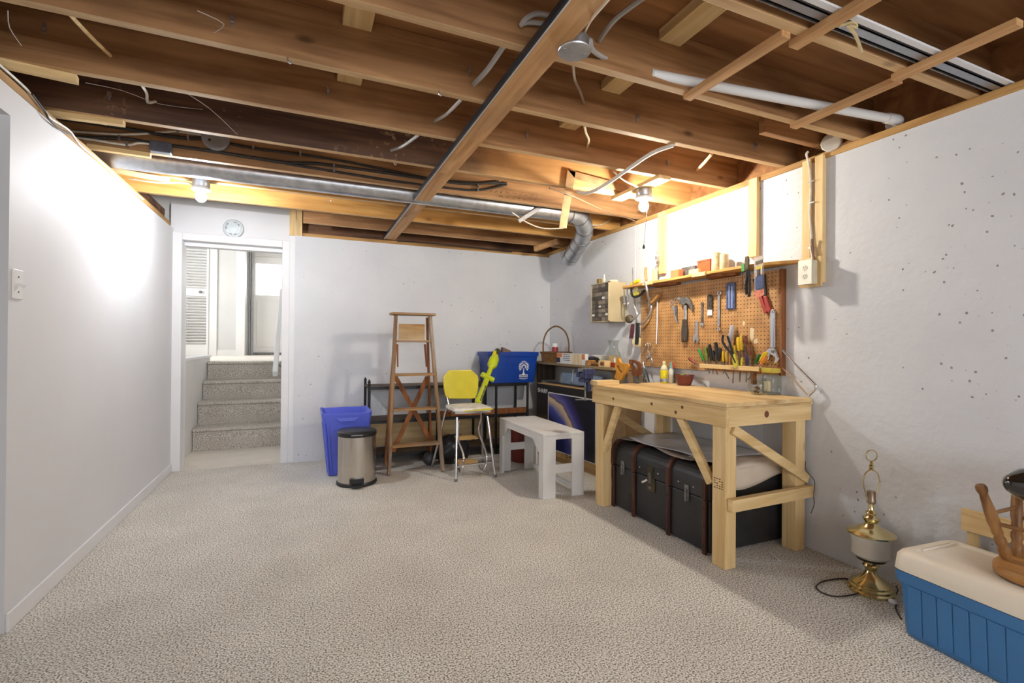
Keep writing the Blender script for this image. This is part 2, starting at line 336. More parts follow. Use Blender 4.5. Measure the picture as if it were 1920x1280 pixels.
def stained_joist():
    # stained dark brown over the left half, bulb's golden light painted in at right
    m, nt, b, N, L = nodes('stained_bulb_lit_joist')
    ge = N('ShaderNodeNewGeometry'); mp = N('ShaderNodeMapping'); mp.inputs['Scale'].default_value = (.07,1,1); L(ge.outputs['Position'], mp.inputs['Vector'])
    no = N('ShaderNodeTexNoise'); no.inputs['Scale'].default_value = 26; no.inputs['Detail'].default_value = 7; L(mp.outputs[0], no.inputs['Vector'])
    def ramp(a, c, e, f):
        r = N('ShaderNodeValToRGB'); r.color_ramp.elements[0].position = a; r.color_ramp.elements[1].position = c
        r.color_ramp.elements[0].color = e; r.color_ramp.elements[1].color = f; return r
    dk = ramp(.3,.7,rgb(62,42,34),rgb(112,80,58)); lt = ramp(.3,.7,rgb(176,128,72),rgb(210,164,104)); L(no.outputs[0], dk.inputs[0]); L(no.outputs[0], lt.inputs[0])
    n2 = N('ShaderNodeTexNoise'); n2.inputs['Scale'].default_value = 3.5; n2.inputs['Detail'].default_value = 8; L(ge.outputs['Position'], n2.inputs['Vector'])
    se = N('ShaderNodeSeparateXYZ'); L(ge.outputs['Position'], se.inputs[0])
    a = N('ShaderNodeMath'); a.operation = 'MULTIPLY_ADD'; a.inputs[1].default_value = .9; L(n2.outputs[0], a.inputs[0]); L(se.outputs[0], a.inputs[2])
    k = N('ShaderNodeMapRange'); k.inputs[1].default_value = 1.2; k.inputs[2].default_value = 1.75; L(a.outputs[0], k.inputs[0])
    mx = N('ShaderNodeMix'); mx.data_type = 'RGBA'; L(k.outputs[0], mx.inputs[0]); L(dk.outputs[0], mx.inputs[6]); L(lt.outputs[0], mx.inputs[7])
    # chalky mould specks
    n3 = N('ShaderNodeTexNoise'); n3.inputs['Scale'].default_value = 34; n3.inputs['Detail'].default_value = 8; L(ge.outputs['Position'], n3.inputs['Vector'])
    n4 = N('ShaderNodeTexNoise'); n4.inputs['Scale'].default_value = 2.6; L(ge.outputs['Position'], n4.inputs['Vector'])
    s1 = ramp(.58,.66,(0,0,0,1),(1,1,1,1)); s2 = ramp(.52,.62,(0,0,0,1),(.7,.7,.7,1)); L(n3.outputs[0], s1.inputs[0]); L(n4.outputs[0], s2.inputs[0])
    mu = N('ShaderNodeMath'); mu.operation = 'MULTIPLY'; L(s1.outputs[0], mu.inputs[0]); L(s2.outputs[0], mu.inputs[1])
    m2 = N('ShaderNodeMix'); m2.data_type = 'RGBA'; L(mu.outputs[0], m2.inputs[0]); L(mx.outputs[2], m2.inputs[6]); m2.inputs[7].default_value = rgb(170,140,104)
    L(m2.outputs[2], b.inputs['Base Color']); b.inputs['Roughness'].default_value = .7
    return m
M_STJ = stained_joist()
# ================================================================ the room
struct(MB().box((-2.5,-2.8,-.1),(2.85,5.1,0)).out('floor', M_CARP))
wr = struct(MB().box((RW,-2.8,0),(RW+.2,5.3,2.19)).out('wall_right', M_CONC))
wb = struct(MB().box((-.09,BW,0),(RW+.2,BW+.2,2.165)).out('wall_back', M_CONB))
for px in (708, 935):
    p = WB(px, 640)
    MB().box((p.x-.004,BW-.003,.02),(p.x+.004,BW+.001,2.15)).out('form_seam', M_CONC, wb, world=False).location = -wb.location
for px in (1190, 1262, 1428):
    p = WR(px, 600)
    MB().box((RW-.003,p.y-.005,.02),(RW+.001,p.y+.005,2.18)).out('form_seam', M_CONC, wr).location = -wr.location
wl = MB()
wl.box((LW-.12,2.525,0),(LW,5.1,2.14)).box((LW-.12,-2.8,0),(LW,1.7,2.14)).box((LW-.12,1.7,2.03),(LW,2.525,2.14))
struct(wl.out('wall_left', M_WALL))
struct(MB().box((LW-.10,-2.8,2.14),(LW+.004,4.98,2.172)).out('trim_1', M_SILL))
struct(MB().box((LW,2.528,0),(LW+.012,5.08,.075)).out('baseboard_left', M_TRIM, bev=.004))
struct(MB().box((-2.6,-2.8,0),(-2.5,5.2,2.445)).out('wall_far_left', M_WALL))
rear = MB().box((-2.6,-2.9,0),(2.85,-2.8,.9)).box((-2.6,-2.9,2.1),(2.85,-2.8,2.445)).box((-2.6,-2.9,.9),(-.7,-2.8,2.1)).box((2.3,-2.9,.9),(2.85,-2.8,2.1))
struct(rear.out('wall_rear', M_WALL))
wf = struct(MB().box((-.7,-2.88,.9),(2.3,-2.82,.94)).box((-.7,-2.88,2.06),(2.3,-2.82,2.1)).box((-.7,-2.88,.94),(-.66,-2.82,2.06)).box((2.26,-2.88,.94),(2.3,-2.82,2.06)).box((.78,-2.88,.94),(.82,-2.82,2.06)).out('added_window_1', M_TRIM))  # unseen window added behind the camera for soft fill daylight
struct(MB().box((-2.5,-2.8,JT),(2.85,5.26,JT+.03)).out('ceiling', M_PLY))
struct(MB().box((RW-.012,-2.8,2.19),(RW+.13,5.2,JB)).out('trim_2', M_SILL, bev=.003))
struct(MB().box((RW+.09,-2.8,JB),(RW+.13,5.2,JT)).out('trim_3', M_PLY))
struct(MB().box((-.05,BW+.02,2.165),(RW+.09,BW+.16,2.2)).out('trim_4', M_SILLX))
struct(MB().box((-.05,BW+.12,2.2),(RW+.09,BW+.16,JT)).out('trim_5', M_DJOIST))
# drywall above the door and the wall that closes the space beside it
struct(MB().box((LW-.02,5.10,2.1),(-.135,5.2,2.36)).box((-.135,5.10,2.1),(-.115,5.2,2.27)).out('wall_door', M_WALL))
struct(MB().box((-2.6,5.2,0),(LW-.02,5.3,3.4)).box((LW-.02,5.2,2.36),(.3,5.3,3.4)).out('wall_hall_front', M_HALL))
struct(MB().box((-.14,5.06,2.165),(-.085,5.12,2.41)).box((-.08,5.06,2.165),(-.03,5.12,2.41)).out('trim_6', M_PINEZ))
# boards in the gap above the left wall
for k, z in enumerate((2.145, 2.20, 2.255)):
    struct(MB().box((LW-.09,4.32,z),(LW-.065,5.1,z+.05)).out('trim_%d' % (10+k), M_DJOIST, bev=.002))

# ---------------------------------------------------------------- door frame, stairs and hall
d1 = MB().box((-1.075,5.078,0),(-1.0,5.1,2.11)).box((-.2,5.078,0),(-.135,5.1,2.11)).box((-1.0,5.078,2.045),(-.2,5.1,2.11)).out('door_1', M_TRIM, bev=.004)
struct(d1)
def sub(mb, name, mat, par, **k):
    o = mb.out(name, mat, par, **k); o.location = -par.location; return o
sub(MB().box((-1.02,5.1,0),(-1.0,5.26,2.045)).box((-.2,5.1,0),(-.18,5.26,2.045)).box((-1.02,5.1,2.045),(-.18,5.26,2.065)), 'jamb', M_TRIM, d1)
sub(MB().box((-1.0,5.17,2.01),(-.2,5.26,2.045)), 'head_stop', M_TRIM, d1)
struct(MB().box((-.135,5.078,0),(-.088,5.2,2.17)).out('trim_7', M_TRIM))
struct(MB().box((-1.0,5.092,0),(-.2,5.112,.006)).out('trim_8', M_VINYL))
struct(MB().box((-1.1,5.1,-.1),(.05,6.2,-.001)).out('floor_landing', M_VINYL))
RISE = [0, .232, .478, .690, .905]; TY = [5.95, 6.22, 6.49, 6.76]
st = thing('stairs', 'four grey carpeted steps going up beyond the doorway', 'stairs', (-.53,5.95,0))
for k in range(4):
    m = MB()
    y0 = TY[k]; y1 = TY[k+1]+.03 if k < 3 else 6.95
    x0, x1 = -1.064, -.006
    n = [(y0+.012, 0 if k == 0 else RISE[k]-.03), (y0+.004, RISE[k+1]-.04), (y0-.012, RISE[k+1]-.025), (y0-.008, RISE[k+1]-.006), (y0+.012, RISE[k+1]), (y1, RISE[k+1]), (y1, 0 if k == 0 else RISE[k]-.03)]
    m.prism([V(x0,y,z) for y, z in n], (x1-x0,0,0)); m.out('step', M_STEP, st, world=True)
struct(MB().box((-2.5,6.95,.6),(.6,9.9,.905)).box((-2.5,5.3,.6),(-1.17,6.95,.905)).out('floor_hall', M_VINYL))
kw = struct(MB().box((-1.17,5.22,0),(-1.07,6.98,.955)).out('wall_stair_left', M_HALLW))
sub(MB().box((-1.18,5.2,.955),(-1.055,7.0,.98)), 'cap', M_TRIM, kw)
struct(MB().box((0,5.3,0),(.1,9.9,3.4)).out('wall_stair_right', M_HALLW))
hl = MB().box((-2.6,5.3,.6),(-2.5,7.3,3.4)).box((-2.6,9.1,.6),(-2.5,9.9,3.4)).box((-2.6,7.3,.6),(-2.5,9.1,1.55)).box((-2.6,7.3,2.95),(-2.5,9.1,3.4))  # gap in this wall is an unseen window added to light the hall
struct(hl.out('wall_hall_left', M_HALL))
struct(MB().box((-2.6,5.2,3.4),(.1,10.1,3.5)).out('ceiling_hall', M_HALLW))
HY = 9.9
struct(MB().box((-2.6,HY,.6),(-1.86,HY+.1,3.4)).box((-1.56,HY,.6),(-.85,HY+.1,3.4)).box((-1.86,HY,2.99),(-1.56,HY+.1,3.4)).box((-.85,HY,2.7),(.1,HY+.1,3.4)).box((-1.86,HY+.06,.6),(-1.56,HY+.1,2.99)).box((-.03,HY,.6),(.1,HY+.1,2.7)).out('wall_hall_back', M_HALL))
struct(MB().box((-1.09,HY-.35,.905),(-.955,HY,3.0)).out('wall_hall_corner', M_HALLW))
struct(MB().box((-1.42,HY-.015,.905),(-1.09,HY,1.0)).out('baseboard_hall', M_HALLW))
# louvred closet door
ld = thing('louvered_door', 'cream louvred closet door with dark round knob up the stairs', 'door', (-1.72,HY-.03,.905))
x0, x1 = -2.02, -1.545
MB().box((x0,HY-.05,.905),(x0+.05,HY-.005,2.98)).box((x1-.03,HY-.05,.905),(x1,HY-.005,2.98)).box((x0+.05,HY-.049,.905),(x1-.03,HY-.006,1.09)).box((x0+.05,HY-.049,1.93),(x1-.03,HY-.006,2.06)).box((x0+.05,HY-.049,2.9),(x1-.03,HY-.006,2.98)).out('frame', M_HALLW, ld, world=True)
for z0, z1 in ((1.09,1.93),(2.06,2.9)):
    n = 17
    for i in range(n):
        z = z0+(i+.5)*(z1-z0)/n
        MB().bar((x0+.05,HY-.028,z),(x1-.03,HY-.028,z),.05,.009,(0,.62,.78)).out('slat', M_HALLW, ld, world=True)
MB().lathe([(.008,0),(.01,.02),(.024,.03),(.026,.045),(.016,.056)], (-1.66,HY-.05,2.0), 12, (0,-1,0)).out('knob', M_DSTEEL, ld, smooth=True, world=True)
struct(MB().box((-1.546,HY-.03,.905),(-1.42,HY,3.05)).box((-1.57,HY-.004,.905),(-1.54,HY,3.05)).out('trim_9', M_HALLW, bev=.006))
# folding door track and the entrance door with a bright window
tr = tag(MB().box((-.955,HY-.04,.905),(-.925,HY,2.95)).box((-.915,HY-.05,.905),(-.90,HY,2.95)).box((-.885,HY-.04,.905),(-.855,HY,2.95)).out('door_track', plain('grey_track_paint',(.36,.36,.36,1),.5)), 'narrow grey metal strip upright beside the entrance door up the stairs', 'door trim')
d2 = MB().box((-.85,HY+.01,.95),(-.03,HY+.05,2.0)).box((-.85,HY+.01,2.57),(-.03,HY+.05,2.7)).box((-.85,HY+.01,2.0),(-.82,HY+.05,2.57)).box((-.40,HY+.01,2.0),(-.03,HY+.05,2.57)).out('door_2', M_HALLW, bev=.004)
struct(d2)
for a, b in ((-.80,-.46),(-.42,-.08)):
    sub(MB().box((a,HY+.002,1.05),(b,HY+.012,1.9)), 'panel', M_HALLW, d2, bev=.006)
sub(MB().box((-.82,HY+.028,2.0),(-.40,HY+.032,2.57)), 'pane', glass('window_glass'), d2)
struct(MB().box((-.85,HY-.02,.905),(-.03,HY+.05,.95)).out('trim_13', M_DSTEEL))
hr = thing('handrail', 'white stair handrail running up the right side of the steps', 'handrail', (-.25,5.85,.82))
MB().bar((-.29,5.85,.80),(-.29,7.35,1.85),.05,.075,(0,-.57,.82)).out('rail', M_TRIM, hr, world=True, bev=.008)
for t in (.12, .8):
    p = V(-.29,5.85,.80).lerp(V(-.29,7.35,1.85), t)
    MB().tube([p-V(0,0,.03), p+V(.1,0,-.07), p+V(.29,0,-.07)], .009).out('bracket', M_DSTEEL, hr, world=True)
# vent disc above the door
c = P(438,429,1,5.1)
sd = thing('smoke_detector', 'round white smoke detector on the wall above the doorway', 'detector', (c.x,5.1,c.z))
MB().lathe([(.082,0),(.086,.012),(.08,.026),(.066,.032),(.062,.028),(.05,.036),(.001,.040)], (c.x,5.1,c.z), 32, (0,-1,0)).out('cover', plain('detector_plastic', (.62,.68,.7,1), .4, var=.03), sd, smooth=True, world=True)
for k in range(10):
    a = math.tau*k/10
    p = V(c.x+.056*math.cos(a),5.066,c.z+.056*math.sin(a))
    MB().bar(p-V(-math.sin(a),0,math.cos(a))*.010, p+V(-math.sin(a),0,math.cos(a))*.010, .009, .006, (0,1,0)).out('vent_slot', M_DSTEEL if k % 3 else M_STEEL, sd, world=True)
# light switch on the left wall
p = P(30.5,533,0,LW)
sw = thing('light_switch', 'white light switch plate on the left wall', 'switch', (LW,p.y,p.z-.06))
MB().box((LW,p.y-.036,p.z-.06),(LW+.007,p.y+.036,p.z+.06)).out('plate', M_WHITEP, sw, world=True, bev=.003)
MB().bar((LW+.005,p.y,p.z),(LW+.026,p.y,p.z-.008),.008,.012).out('toggle', M_WHITEP, sw, world=True)
for dz in (-.03,.03): MB().lathe([(.004,0),(.003,.002)], (LW+.007,p.y,p.z+dz), 8, (1,0,0)).out('screw', M_DSTEEL, sw, world=True)

# ================================================================ ceiling framing
JY = [-.25,.2,.665,1.115,1.59,2.017,2.46,2.90,3.36,3.81,4.27,4.74]
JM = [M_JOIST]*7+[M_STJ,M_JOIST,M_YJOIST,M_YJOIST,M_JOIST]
ORD = ['', '', 'rough brown ceiling joist closest to the camera, at the top right corner', 'brown ceiling joist just behind the shiny metal track',
  'brown ceiling joist with the round metal box under it', 'brown ceiling joist the curved white cable starts from',
  'orange-brown ceiling joist just in front of the dark stained one', 'dark stained ceiling joist with whitish mould marks',
  'orange-brown ceiling joist with black cables stapled to its face', 'yellow ceiling joist right behind the long round duct',
  'pale yellow ceiling joist next above the doorway header', 'last ceiling joist before the back concrete wall']
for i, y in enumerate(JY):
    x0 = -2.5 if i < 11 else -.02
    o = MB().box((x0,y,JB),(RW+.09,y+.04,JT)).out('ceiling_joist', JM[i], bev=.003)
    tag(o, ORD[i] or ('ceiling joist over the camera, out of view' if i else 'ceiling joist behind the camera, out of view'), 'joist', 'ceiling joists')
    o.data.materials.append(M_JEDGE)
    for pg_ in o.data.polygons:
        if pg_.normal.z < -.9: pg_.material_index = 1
# plywood seam cleats between the joists
cl = [(P(675,40,1,1.9).x,4,'under the plywood left of the long strap, nearest the camera'), (P(660,150,1,2.3).x,5,'under the plywood left of the long strap, second from the camera'),
      (P(1320,60,1,1.4).x,3,'under the plywood left of the short grey strap'), (P(1183,168,1,1.85).x,4,'under the plywood right of the round metal box'), (P(1090,246,1,2.3).x,5,'under the plywood above the hanging yellow wire')]
for x, k, t in cl:
    tag(MB().box((x-.055,JY[k]+.04,JT-.045),(x+.055,JY[k+1],JT)).out('wood_cleat', M_PINEY, bev=.002), 'short wooden cleat '+t, 'wood block', 'cleats under the plywood seams')
a, b = FL(1465,195,2.30), FL(1625,240,2.30)
tag(MB().box((2.2,1.80,JB+.04),(2.74,1.84,JT)).out('wood_block', M_JOIST, bev=.003), 'brown wood block between joists by the end of the white pipe', 'wood block')
# long strapping boards across the joists
for (y0,y1,l) in ((.2,2.93,'long wooden strap board under the joists, near half'), (2.935,5.03,'long wooden strap board under the joists, far half reaching the back wall')):
    s_ = thing('strap_board', l, 'strap', (.79,(y0+y1)/2,JB-.022), 0, 'long strap boards')
    MB().box((.735,y0,JB-.022),(.848,y1,JB)).out('board', M_STRAPY, s_, world=True, bev=.002)
    MB().box((.724,y0,JB-.026),(.733,y1,JB-.001)).out('edge_channel', plain('dark_edge_channel', (.05,.055,.065,1), .35, .7), s_, world=True)
    MB().box((.733,y0,JB-.027),(.7385,y1,JB-.022)).out('channel_lip', plain('pale_channel_lip', (.6,.62,.66,1), .4, .4), s_, world=True)
for pa, pb, w, l in (((1470,62),(1292,184),.042,'short grey-edged strap left of the white pipe end'), ((1650,-8),(1482,84),.046,'short strap with a piece of rope tied beside it'),
                  ((1925,48),(1664,143),.044,'strap running out of the picture at the top right'), ((1690,150),(1484,236),.044,'short strap crossing over the white pipe')):
    A, B = FL(*pa,JB-.012), FL(*pb,JB-.012); x = (A.x+B.x)/2
    tag(MB().box((x-w/2,A.y,JB-.024),(x+w/2,B.y,JB)).out('furring_strap', M_STRAPY, bev=.002), l, 'strap', 'short furring straps')
# thin strips tacked beside joists along the left
def strip(pa, pb, z, h, w, l, mat=M_PINEX):
    A, B = FL(*pa,z), FL(*pb,z)
    tag(MB().bar(A, B, w, h).out('furring_strip', mat), l, 'wood strip', 'thin strips nailed under the joists')
strip((0,118),(146,150),JB-.014,.028,.035,'pale strip doubled under a joist end at the top left')
strip((92,213),(233,232),JB-.012,.024,.034,'pale strip doubled under the dark stained joist end at the left wall')
strip((165,275),(283,292),JB-.012,.024,.034,'pale strip under the joist in front of the duct at the left wall')
strip((205,318),(318,338),JB-.012,.024,.034,'pale strip left of the glaring bulb base')
# grey board in the ceiling corner over the duct elbow
A, B = P(1003,467,1,4.7), P(1046,452,1,4.45)
tag(MB().bar(A+V(0,0,.0), B, .04,.05).out('furring_strip', M_STRAPY), 'short grey strip below the joists left of the duct elbow', 'wood strip')
# galvanised duct
du = thing('duct', 'long galvanised round duct with elbow between the joists', 'duct', (.5,3.6,2.18))
e0 = P(1062,394,1,3.6)
MB().tube([V(-2.3,3.6,2.252), V(e0.x-.02,3.6,2.262)], .072, 24).out('pipe', M_GALV, du, smooth=True, world=True)
ep = sm([V(e0.x-.03,3.6,2.262), P(1084,404,1,3.64), P(1096,428,1,3.78), P(1091,448,1,3.95)], 5)
MB().tube(ep, [.078]*(len(ep)), 24).out('elbow', M_GALV, du, smooth=True, world=True)
MB().tube([P(1091,448,1,3.95), P(1068,486,1,4.3)], .078, 24).out('outlet_pipe', M_GALV, du, smooth=True, world=True)
for i, q in enumerate((ep[2], ep[6], ep[10], ep[-1])):
    k = [2,6,10,len(ep)-1][i]; d = (ep[min(k+1,len(ep)-1)]-ep[k-1]).normalized()
    MB().tube([q-d*.006, q+d*.006], .0815, 24).out('seam', M_DSTEEL, du, smooth=True, world=True)
A, B = P(1091,448,1,3.95), P(1068,486,1,4.3)
for t in (.35,.8):
    q = A.lerp(B,t); d = (B-A).normalized(); MB().tube([q-d*.003,q+d*.003], .0805, 24).out('seam', M_DSTEEL, du, smooth=True, world=True)
A, B = P(1016,387,1,3.55), P(970,414,1,3.55)
tag(MB().bar(V(A.x,3.5,A.z), V(B.x,3.52,B.z-.01), .006, .03).out('metal_strap', M_STEEL), 'short metal hanger strap on the duct', 'bracket')

# ---------------------------------------------------------------- cables and boxes on the joist behind
def cable(pts, r, mat, name, l, g=None, n=6, cat='cable', k=4):
    return tag(MB().tube(sm(pts,k), r, n).out(name, mat, smooth=True), l, cat, g)
zz = lambda x, y: P(160+x/4, 220+y/4, 1, 3.347)
z6 = lambda x, y: P(600+x/4, 240+y/4, 1, 3.347)
def dip(pts): return [V(p.x, 3.347, min(p.z, JT-.02)) for p in pts]
cable(dip([zz(-250,0),zz(70,45),zz(400,100),zz(700,150),zz(900,158)]), .010, M_BCABLE, 'black_cable', 'black cable entering the left side of the round grey box')
cable(dip([zz(1060,190),zz(1260,232),zz(1610,277),z6(240,260),z6(700,355),z6(1000,400),z6(1300,415),z6(1400,412)]), .008, M_BCABLE, 'black_cable', 'black cable running right from the round grey box')
cable(dip([zz(650,212),zz(850,238),zz(1200,292),zz(1500,338),z6(0,268),z6(400,322),z6(800,380),z6(1100,418),z6(1340,402)]), .010, M_BCABLE, 'black_cable', 'thick black cable running right from the square grey box')
cable(dip([zz(-250,130),zz(0,150),zz(300,160),zz(480,190)]), .009, M_BCABLE, 'black_cable', 'black cable between the two white cables at the left')
cable(dip([zz(1500,345),z6(0,308),z6(500,388),z6(900,442),z6(1180,466),z6(1400,425)]), .008, M_BCABLE, 'black_cable', 'lowest black cable along the joist')
cable(dip([zz(-300,90),zz(0,112),zz(300,128),zz(600,110),zz(690,106),zz(900,136)]), .007, M_WCABLE, 'white_cable', 'upper white cable at the left of the round grey box')
cable(dip([zz(-300,120),zz(0,160),zz(300,205),zz(400,192),zz(500,200)]), .007, M_WCABLE, 'white_cable', 'white cable entering the square grey box')
c = zz(982,165)
jb = thing('junction_box', 'round grey junction box on the cable joist', 'junction box', (c.x,3.36,c.z-.08))
MB().lathe([(.072,0),(.074,.04),(.06,.044)], (c.x,3.36,c.z), 20, (0,-1,0)).out('box', plain('dull_zinc', (.32,.31,.3,1), .5, .5, var=.3), jb, smooth=True, world=True)
MB().lathe([(.008,.044),(.006,.05)], (c.x-.03,3.36,c.z-.02), 8, (0,-1,0)).out('screw', M_BCABLE, jb, world=True)
a, b = zz(492,182), zz(652,285)
jb = thing('junction_box', 'square dark grey junction box with wires on the cable joist', 'junction box', ((a.x+b.x)/2,3.36,b.z))
MB().box((a.x,3.31,b.z),(b.x,3.36,a.z)).out('box', plain('dark_zinc', (.12,.12,.14,1), .5, .4, var=.4), jb, world=True, bev=.004)
MB().box((a.x+.008,3.304,b.z+.008),(b.x-.008,3.31,a.z-.008)).out('cover', plain('dark_zinc', (.12,.12,.14,1)), jb, world=True)
# staples and clips
for (x, y) in ((160,55),(258,155),(315,205),(695,115),(772,152),(1260,228),(1612,272)):
    p = zz(x,y); tag(MB().box((p.x-.005,3.332,p.z-.012),(p.x+.005,3.36,p.z+.012)).out('cable_clip', M_STEEL), 'tiny metal clip holding a cable on the joist', 'clip', 'cable clips')
for (x, y) in ((105,283),(105,316),(1182,432),(1182,462)):
    p = z6(x,y); tag(MB().box((p.x-.005,3.332,p.z-.012),(p.x+.005,3.36,p.z+.012)).out('cable_clip', M_STEEL), 'tiny metal clip holding a cable on the joist', 'clip', 'cable clips')
# cables passing through joists
def thr(pa, ya, pb, yb, r, mat, l):
    A, B = P(*pa,1,ya), P(*pb,1,yb); C = (A+B)/2-V(0,0,.012)
    cable([A,C,B], r, mat, 'cable_run', l)
thr((946,84),1.66,(888,158),2.012,.011,plain('grey_cable',(.42,.4,.37,1),.6),'grey double cable dropping to a joist hole left of the long strap')
thr((865,186),2.06,(815,227),2.455,.008,MATS['grey_cable'],'grey cable entering the second joist hole left of the long strap')
thr((783,254),2.50,(733,282),2.895,.008,MATS['grey_cable'],'grey cable entering the stained joist left of the long strap')
cable([FL(1262,272,JB-.006),P(1222,287,1,2.2),P(1180,315,1,2.4),P(1140,343,1,2.62),P(1105,361,1,2.8),P(1082,359,1,2.88)], .0115, plain('white_cable_thick',(.72,.68,.6,1),.55), 'white_cable', 'thick white cable curving down between the joists by the right bulb', n=10)
cable([P(1096,236,1,2.06),P(1099,250,1,2.2),P(1104,262,1,2.3),P(1101,276,1,2.455)], .006, plain('yellowed_wire',(.62,.5,.28,1),.6), 'wire_stub', 'yellowed wire stub bent into a joist hole')
cable([P(1074,118,1,1.66),P(1078,150,1,1.8),P(1088,172,1,1.9),P(1095,194,1,2.012)], .006, plain('twisted_wire',(.3,.22,.15,1),.6), 'wire_stub', 'twisted brown wire hanging below the round metal cover')
A = P(1334,289,1,2.1); B = P(1307,318,1,2.455)
cable([A,(A+B)/2-V(0,0,.004),B], .009, M_PINEX, 'wood_dowel', 'thin yellow stick poking from a joist near the right wall', cat='stick')
for (x,y,j,l) in ((83,52,6,'at the top left'),(436,40,5,'above the second strip from the camera'),(615,170,6,'left of the long strap on the orange-brown joist'),(205,180,7,'on the dark stained joist'),(988,253,6,'right of the long strap on the orange-brown joist'),(1195,222,5,'right of the twisted brown wire'),(1416,274,5,'near the right wall end of a joist'),(1252,305,6,'above the warm bulb'),(880,134,5,'beside the grey double cable')):
    p = P(x,y,1,JY[j]-.004)
    tag(MB().box((p.x-.007,JY[j]-.012,p.z-.004),(p.x+.007,JY[j]+.003,p.z+.018)).box((p.x-.004,JY[j]-.009,p.z-.020),(p.x+.004,JY[j]+.003,p.z-.004)).out('joist_clip', M_STEEL), 'small metal clip '+l, 'clip', 'metal clips on the joist faces')
A, B = P(131,27,1,2.06), P(207,104,1,2.455)
cable([A,(A+B)/2-V(0,0,.004),B], .007, M_PINEX, 'wood_dowel', 'pale thin stick leaning on the joist at the top left', cat='stick')
cable([P(266,160,1,2.5),P(275,175,1,2.7),P(277,192,1,2.85),P(292,190,1,2.892)], .006, M_WCABLE, 'wire_stub', 'white wire stub with a bare copper end on the stained joist')
# wires on the pale joist and lower framing
cable([P(1030,352,1,2.85),P(1070,366,1,2.88),P(1100,380,1,3.0),P(1140,398,1,3.2),P(1175,408,1,3.335),P(1192,415,1,3.345)], .006, plain('brown_cord',(.2,.11,.05,1),.6), 'brown_cable', 'brown cord sagging towards the right wall below the bulb')
cable([P(960,398,1,3.5),P(990,418,1,3.6),P(1020,428,1,3.7),P(1056,428,1,3.79)], .005, M_WCABLE, 'white_cable', 'thin white cord sagging left of the duct elbow')
cable([P(1110,422,1,3.7),P(1128,421,1,3.77),P(1145,411,1,3.8)], .005, M_WCABLE, 'white_cable', 'short thin white cord right of the duct elbow')
cable([P(745,452,1,4.9),P(800,455,1,4.95),P(880,463,1,5.0),P(960,472,1,5.03)], .006, M_BCABLE, 'black_cable', 'dark cord lying on top of the back wall')
# cables along the top of the left wall
cable([V(LW+.006,2.3,2.18),P(40,158,0,LW+.004),P(60,180,0,LW+.008),P(85,210,0,LW+.008),P(95,222,0,LW+.008),P(130,245,0,LW+.008),P(150,272,0,LW+.006),P(190,305,0,LW+.006),P(240,352,0,LW+.006),P(268,374,0,LW+.006)], .006, M_WCABLE, 'white_cable', 'white cable lying along the top edge of the left wall')
cable([P(60,176,0,LW+.016),P(84,208,0,LW+.016),P(92,224,0,LW+.016),P(112,242,0,LW+.016),P(134,252,0,LW+.014)], .004, M_BCABLE, 'black_cable', 'thin dark cable looping along the top edge of the left wall')
# ---------------------------------------------------------------- round metal box with cover, pipes and track in the near ceiling
c = FL(1077,98,JB-.03)
ob = thing('ceiling_box', 'round metal electrical box with blank cover under the near joist', 'junction box', (c.x,c.y,c.z))
MB().lathe([(.058,0),(.06,.004),(.052,.006),(.052,.045),(.04,.048)], c, 24).out('box', M_GALV, ob, smooth=True, world=True)
for s_ in (-1,1): MB().lathe([(.005,-.003),(.004,0)], c+V(.04*s_,0,0), 8).out('screw', M_STEEL, ob, world=True)
cable([c+V(.05,.0,.03),P(1106,75,1,c.y+.0),P(1112,95,1,c.y+.04),P(1140,112,1,c.y+.1)], .0095, MATS['grey_cable'], 'cable_stub', 'bent grey cable stub right of the round metal cover')
cable([c+V(.03,.0,.04),P(1094,66,1,c.y-.02),P(1108,38,1,c.y-.15),P(1140,0,1,c.y-.35),P(1150,-15,1,c.y-.4)], .005, plain('pale_wire',(.62,.5,.36,1),.6), 'wire_run', 'pale thin wire from the round metal cover up to the frame top')
cable([P(1124,76,1,1.58),P(1150,40,1,1.45),P(1180,15,1,1.38),P(1215,-10,1,1.3)], .009, MATS['grey_cable'], 'cable_run', 'grey cable arching up right of the round metal cover')
cable([P(1035,30,1,1.57),P(1005,26,1,1.55),P(985,36,1,1.55),P(978,47,1,1.575),P(990,42,1,1.57),P(1024,46,1,1.57)], .009, MATS['grey_cable'], 'cable_run', 'grey cable loop left of the long strap at the top')
A, B = FL(1220,139,2.262), FL(1676,224,2.262)
pp = thing('white_pipe', 'white plastic pipe with an elbow crossing the near joists', 'pipe', A)
MB().tube([A,B], .0205, 14).out('pipe', M_WHITEP, pp, smooth=True, world=True)
MB().tube([A-(B-A).normalized()*.004, A+(B-A).normalized()*.006], .022, 14).out('end_cap', plain('pipe_cap',(.6,.57,.5,1),.5), pp, smooth=True, world=True)
MB().tube(sm([B-(B-A).normalized()*.05, B+(B-A).normalized()*.02, B+V(.04,.01,.0), B+V(.055,.05,.0)],4), .025, 14).out('elbow', M_WHITEP, pp, smooth=True, world=True)
A, B = FL(1430,2,2.243), FL(1872,158,2.243)
mt = thing('metal_track', 'shiny metal channel track lying on the straps at the top right', 'track', (A+B)/2)
d = V(B.x-A.x, 0, 0).normalized()
ya = (A.y+B.y)/2-.02
MB().box((A.x-.3,ya-.018,JB),(RW+.05,ya+.018,JB+.004)).box((A.x-.3,ya-.018,JB),(RW+.05,ya-.014,JB+.03)).box((A.x-.3,ya+.014,JB),(RW+.05,ya+.018,JB+.03)).out('near_rail', plain('dull_track_steel',(.34,.36,.4,1),.3,.85), mt, world=True)
MB().box((A.x-.3,ya+.026,JB),(RW+.05,ya+.031,JB+.035)).out('far_rail', M_DSTEEL, mt, world=True)
